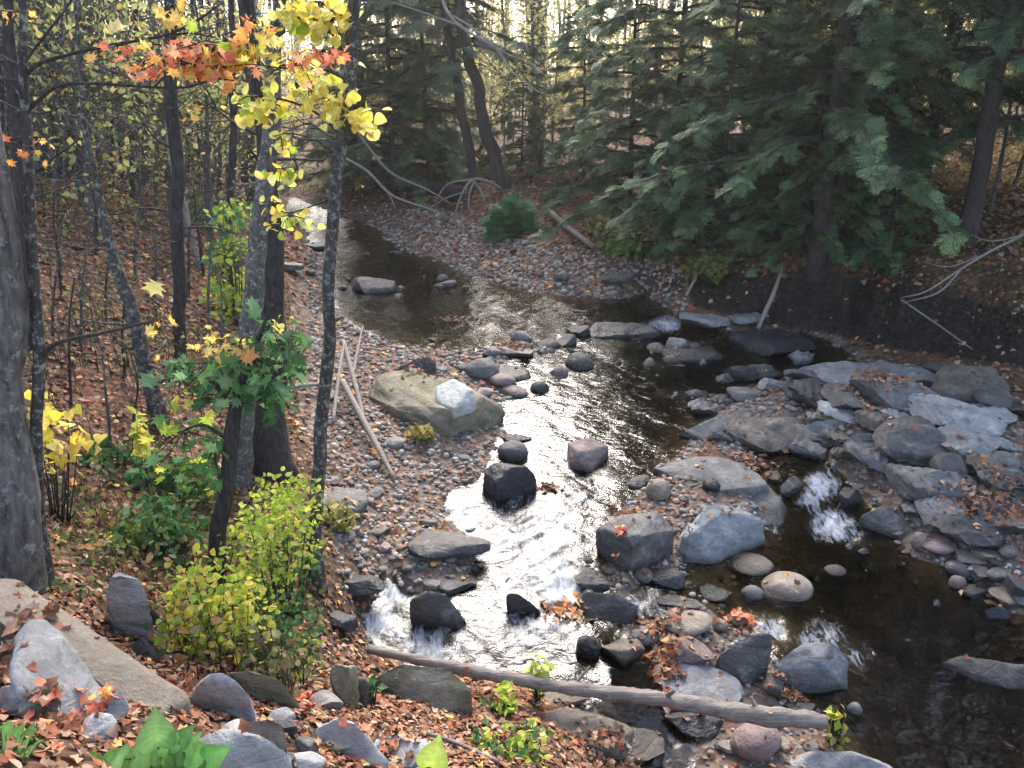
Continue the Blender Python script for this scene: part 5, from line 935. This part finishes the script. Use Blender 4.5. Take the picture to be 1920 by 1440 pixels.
for a, b, k, s, lb in [(560, 316, 1, .9, 'orange maple standing over the far bend of the stream'), (598, 312, 0, .8, 'yellow maple just right of the orange one at the far bend'), (520, 322, 2, .6, 'green bushy tree left of the far bend of the stream'), (655, 318, 1, .62, 'low orange yellow maple on the far left shore above the slim trunk'), (620, 330, 1, .5, 'small orange maple at the bend of the stream'), (770, 318, 0, .6, 'yellow understory tree glowing between the far hemlocks'), (830, 322, 2, .5, 'yellow green understory tree under the leaning hemlocks'), (1085, 290, 1, .55, 'small orange tipped tree behind the young hemlocks'), (1050, 300, 2, .6, 'pale green understory tree in the clearing'), (1690, 372, 0, .75, 'yellow tree glowing between the bare hemlock trunks'), (1590, 360, 2, .75, 'green and yellow tree behind the bank hemlocks'), (1850, 400, 0, .8, 'yellow tree behind the hemlocks at upper right'), (545, 320, 2, .4, 'green bush at the far bend of the stream'), (905, 318, 0, .3, 'small golden shrub behind the leaning hemlocks')]:
    put_tree('understory_tree', lb, 'tree', US[k], foot(a, b), s, a*.7)
# the far wood reads as one mass
n = 26000; d = np.exp(RNG.uniform(math.log(58), math.log(125), n)); a = np.radians(RNG.uniform(-62, 62, n)); x, y = d*np.sin(a), d*np.cos(a); z = heights(x, y)[0]; B = MB()
clump = waves(np.stack([x, y], 1), .22, 61, 3); zz = z+RNG.random(n)**.8*np.where(np.abs(np.degrees(a)) < 14, 11, 13)
k = RNG.random(n) < (.62+.35*clump-.012*(zz-z))*np.where(np.abs(np.degrees(a)-2) < 9, .5, .9); pal = pick(PY+PG+[(.42, .42, .36), (.5, .5, .42), (.36, .35, .3)]*2+PO[:1], n, .3)
V, Fc = scatter(SIMPLE[0], SIMPLE[1], np.stack([x, y, zz], 1)[k], frames(RNG.normal(0, 1, (k.sum(), 3)), RNG.uniform(0, 6.3, k.sum())), RNG.uniform(.25, .6, k.sum())); B.add(V, Fc, np.repeat(pal[k], len(SIMPLE[0]), 0))
for i in range(330):
    d = math.exp(RNG.uniform(math.log(56), math.log(110))); a = math.radians(RNG.uniform(-60, 60)); x, y = d*math.sin(a), d*math.cos(a); z = ground_z(x, y); h = RNG.uniform(9, 14); r0 = RNG.uniform(.07, .2)
    q = np.array([[x, y, z-.2], [x+RNG.normal(0, .2), y, z+h*.5], [x+RNG.normal(0, .5), y, z+h]]); V, Fc = tube(q, np.array([r0, r0*.75, r0*.3]), 6); B.add(V, Fc, np.array([.13, .12, .11])*RNG.uniform(.6, 1.3))
V, Fc, c = B.get(); tag(mk('far_woods', V, Fc, LEAF, cols=c), 'pale yellow green mass of woods far beyond the stream', 'woods', kind='stuff')
# ---------------------------------------------------------------- fallen leaves: one object
B = MB()
def litter(n, tmin, tmax, smin, smax, prob, shape, size, pal, lift=.012):
    s = RNG.uniform(smin, smax, n); tt = RNG.uniform(math.log(tmin+3), math.log(tmax+3), n); y = np.exp(tt)-3; x = s*(y+3); z, w, h = heights(x, y); px, py, dep = project(np.stack([x, y, z], 1)); p = prob(px, py, h, x, y)*(h > .012); k = RNG.random(n) < p
    x, y, z = x[k], y[k], z[k]; m_ = len(x); e = .03; zx = heights(x+e, y)[0]; zy = heights(x, y+e)[0]; nr = unit(np.stack([-(zx-z)/e, -(zy-z)/e, np.ones(m_)], 1)+RNG.normal(0, .26, (m_, 3)))
    dist = np.sqrt(x*x+y*y+9); sz = RNG.uniform(.45, 1.3, m_)*size*np.clip(dist/9, .8, 1.9)
    V, Fc = scatter(shape[0]*np.array([1, 1, RNG.choice([1.0])]), shape[1], np.stack([x, y, z+lift+RNG.random(m_)*.02], 1), frames(nr, RNG.uniform(0, 6.3, m_)), sz); B.add(V, Fc, np.repeat(pick(pal, m_, .2), len(shape[0]), 0))
patch = lambda x, y: np.clip(.7+.5*waves(np.stack([x, y], 1), 2.6, 71, 3), .08, 1)
def pr_bank(px, py, h, x, y):
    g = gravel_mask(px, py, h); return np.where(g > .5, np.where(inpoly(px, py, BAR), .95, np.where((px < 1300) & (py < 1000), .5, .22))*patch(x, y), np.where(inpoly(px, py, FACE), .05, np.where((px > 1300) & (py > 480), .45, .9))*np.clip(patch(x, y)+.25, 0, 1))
litter(42000, 3.0, 30, -.75, .75, pr_bank, OVAL, .062, BRO); litter(42000, 3.0, 30, -.75, .75, pr_bank, CURL, .052, BRO); litter(26000, 3.0, 30, -.75, .75, pr_bank, SIMPLE, .058, BRO); litter(30000, .1, 4, -.9, .3, lambda *a: np.clip(.35+.7*patch(a[3], a[4]), 0, 1), OVAL, .055, BRO); litter(12000, .1, 4, -.9, .3, lambda *a: np.clip(.2+.7*patch(a[3]+3, a[4]), 0, 1), CURL, .055, BRO+BRO+ORA); litter(14000, 9, 24, -.3, .35, lambda px, py, h, x, y: inpoly(px, py, BAR)*1.0, OVAL, .05, [(.36, .24, .16), (.42, .29, .2), (.3, .18, .11), (.46, .34, .25)]); litter(7000, 2.2, 16, -.75, .1, lambda *a: .5*patch(a[3], a[4]), MAPLE, .075, BRO+RED[:1]+ORA+BRO); litter(5000, 4, 22, -.6, .6, lambda *a: .35*patch(a[3]+7, a[4]), OVAL, .05, YEL+BRO+ORA)
from mathutils.bvhtree import BVHTree
bv, bf, bn = [], [], 0
for o in [o for o in COL.objects if o.type == 'MESH' and o.name.split('.')[0] in ('rock', 'boulder', 'cobble', 'rock_ledge', 'concrete_slab', 'fallen_log')]:
    me = o.data; co = np.empty(len(me.vertices)*3); me.vertices.foreach_get('co', co); co = co.reshape(-1, 3)+np.array(o.location); bv.append(co)
    bf += [[q+bn for q in pl.vertices] for pl in me.polygons]; bn += len(co)
BVH = BVHTree.FromPolygons(np.concatenate(bv).tolist(), bf)
# leaf heaps caught among the rocks
for (a, b, rx, ry, n, pal, dz) in [(1245, 1245, 34, 50, 190, BRO+[(.5, .2, .08)], .06), (1060, 1145, 36, 22, 120, [(.6, .28, .1), (.5, .2, .08), (.65, .4, .2)], .04), (1400, 1165, 20, 14, 24, ORA+RED, .3), (1180, 972, 28, 10, 46, BRO+ORA, .4), (1420, 870, 50, 30, 120, BRO, .03), (1480, 1310, 34, 18, 60, BRO, .08), (1030, 915, 26, 9, 40, BRO[:4], .03), (960, 655, 40, 16, 90, BRO, .12), (120, 1370, 70, 40, 130, BRO+RED, .03), (50, 1240, 40, 50, 70, BRO, .03), (800, 735, 60, 26, 60, BRO, .46), (860, 600, 60, 12, 60, BRO, .05), (200, 1345, 40, 30, 26, RED+ORA, .05), (1640, 760, 70, 40, 200, BRO, .05), (1150, 1430, 90, 30, 220, BRO, .05), (1250, 1180, 50, 20, 40, BRO, .05), (520, 1300, 40, 30, 60, BRO, .05), (700, 1400, 90, 40, 120, BRO+RED, .03), (560, 1318, 20, 16, 16, [(.8, .14, .06)], .05), (1385, 1165, 20, 14, 20, RED, .1), (1850, 960, 90, 50, 220, BRO, .05), (1155, 1052, 12, 10, 14, RED, .2), (350, 1290, 60, 20, 50, BRO+RED, .05), (45, 1130, 30, 10, 14, RED, .3)]:
    g = ground(a, b); u = ((g-CAM)@FW)/F_PX; x = g[0]+RNG.normal(0, rx*.5*u, n); y = g[1]+RNG.normal(0, ry*.8*u, n); z = np.maximum(heights(x, y)[0], heights(x, y)[1]-.02); hit = [BVH.ray_cast(Vector((p, q, 6)), Vector((0, 0, -1)))[0] for p, q in zip(x, y)]; z = np.array([max(c, h_[2]) if h_ is not None else c for c, h_ in zip(z, hit)]); hp = np.exp(-((x-g[0])**2+(y-g[1])**2)/(2*(rx*.5*u)**2))
    V, Fc = scatter(*(CURL if n > 50 else MAPLE), np.stack([x, y, z+min(dz, .06)*hp*RNG.uniform(.3, 1, n)+.01], 1), frames(RNG.normal(0, .5, (n, 3))+np.array([0, -.1, 1]), RNG.uniform(0, 6.3, n)), RNG.uniform(.03, .052, n)*(1.4 if b < 1250 else 1)); B.add(V, Fc, np.repeat(pick(pal, n, .3), len(CURL[0] if n > 50 else MAPLE[0]), 0))
pp, pn = [], []
for i in range(7000):
    yy = math.exp(RNG.uniform(math.log(4.2), math.log(22)))-3; xx = RNG.uniform(-.6, .65)*(yy+3); h = BVH.ray_cast(Vector((xx, yy, 6)), Vector((0, 0, -1)))
    if h[0] is not None and h[1].z > .6 and RNG.random() < .55*patch(np.array([xx]), np.array([yy]))[0]: pp.append(np.array(h[0])+[0, 0, .008]); pn.append(np.array(h[1]))
pp, pn = np.array(pp), np.array(pn); n = len(pp)
V, Fc = scatter(*CURL, pp, frames(pn+RNG.normal(0, .3, (n, 3)), RNG.uniform(0, 6.3, n)), RNG.uniform(.04, .072, n)*np.clip(pp[:, 1]/6, .6, 1)); B.add(V, Fc, np.repeat(pick(BRO+[(.55, .3, .12)], n, .3), len(CURL[0]), 0))
V, Fc, c = B.get(); tag(mk('fallen_leaves', V, Fc, DRY, cols=c, smooth=True), 'brown and orange fallen leaves strewn over the banks and rocks', 'fallen leaves', kind='stuff')
# tangled low growth on the left bank: one object
def undergrowth(name, label, n, poly, pal, hgt, size, shape):
    B = MB(); q = np.array(poly); s = RNG.uniform(-.75, .75, n); tt = RNG.uniform(math.log(4.5), math.log(24), n); y = np.exp(tt)-3; x = s*(y+3); z, w, h = heights(x, y); px, py, dep = project(np.stack([x, y, z], 1))
    k = inpoly(px, py, poly) & (RNG.random(n) < np.clip(.6+.9*waves(np.stack([x, y], 1), 2.4, 81, 3), .04, 1)) & (h > .08); x, y, z, m_ = x[k], y[k], z[k], k.sum(); up = hgt*RNG.random(m_)**1.3*np.clip(.6+waves(np.stack([x, y], 1), 3, 82, 2), .15, 1.4)
    V, Fc, c = leaves(shape, np.stack([x, y, z+up+.02], 1), RNG.uniform(.5, 1.2, m_)*size, pick(pal, m_, .3), .5, None, .7); B.add(V, Fc, c)
    for i in range(0, m_, 3): B.add(*tube(np.array([[x[i], y[i], z[i]-.02], [x[i]+RNG.normal(0, .02), y[i], z[i]+up[i]*.6], [x[i]+RNG.normal(0, .05), y[i]+RNG.normal(0, .05), z[i]+up[i]*1.15+.03]]), np.array([.004, .003, .0015]), 4), np.array([.10, .08, .05])*RNG.uniform(.5, 1.6))
    V, Fc, c = B.get(); tag(mk(name, V, Fc, LEAF, cols=c, smooth=True), label, 'undergrowth', kind='stuff')
UG = [(.12, .15, .05), (.10, .12, .05), (.2, .2, .07), (.28, .2, .09), (.22, .13, .06), (.07, .10, .04), (.34, .3, .1)]
undergrowth('undergrowth', 'brown and dull green tangle of weeds on the near left bank', 110000, [(60, 1130), (90, 850), (300, 840), (560, 900), (620, 1000), (610, 1190), (560, 1330), (340, 1280), (180, 1130)], UG, .28, .055, OVAL)
undergrowth('grass', 'short yellow green grass on the far bank at the bend', 160000, [(505, 312), (650, 312), (655, 352), (540, 362), (510, 350)], [(.3, .32, .09), (.38, .36, .12), (.22, .27, .07)], .16, .09, SIMPLE)
undergrowth('undergrowth', 'sparse dry weeds scattered over the leafy left slope', 70000, [(60, 840), (80, 380), (480, 330), (560, 640), (560, 860)], UG, .5, .055, SIMPLE)
undergrowth('undergrowth', 'yellowing low growth along the top of the right bank', 60000, [(1080, 420), (1300, 370), (1920, 380), (1920, 560), (1500, 520), (1260, 510), (1120, 470)], [(.22, .22, .07), (.3, .24, .08), (.14, .16, .05), (.26, .15, .07)], .35, .07, OVAL)
undergrowth('undergrowth', 'golden low growth on the forest floor beyond the stream', 60000, [(500, 345), (1100, 340), (1300, 360), (1920, 370), (1920, 260), (0, 260), (0, 330)], [(.45, .38, .1), (.4, .25, .1), (.22, .26, .08), (.5, .42, .14), (.35, .2, .09)], .7, .12, OVAL)
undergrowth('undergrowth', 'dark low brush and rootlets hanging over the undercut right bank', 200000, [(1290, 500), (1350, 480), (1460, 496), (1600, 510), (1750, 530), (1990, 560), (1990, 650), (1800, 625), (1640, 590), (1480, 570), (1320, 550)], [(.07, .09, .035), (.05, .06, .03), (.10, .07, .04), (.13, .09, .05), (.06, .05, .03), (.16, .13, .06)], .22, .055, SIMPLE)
# ---------------------------------------------------------------- hazy air round the place
if HAZE > 0:
    m, t = new_mat('hazy_air'); v = nd(t, 'VolumePrincipled'); v.inputs['Color'].default_value = (1, .985, .96, 1); v.inputs['Density'].default_value = HAZE; v.inputs['Anisotropy'].default_value = .55
    o = nd(t, 'OutputMaterial'); t.links.new(v.outputs[0], o.inputs['Volume'])
    zt = 26.0; zb = float(GZ.min())-1.0
    V = np.array([[x, y, z] for z in (zb, zt) for x, y in ((-700, -20), (700, -20), (700, 160), (-700, 160))]); Fc = np.array([[0, 3, 2, 1], [4, 5, 6, 7], [0, 1, 5, 4], [1, 2, 6, 5], [2, 3, 7, 6], [3, 0, 4, 7]])
    tag(mk('haze', V, Fc, m), 'thin pale haze hanging in the forest air', 'haze', kind='stuff')
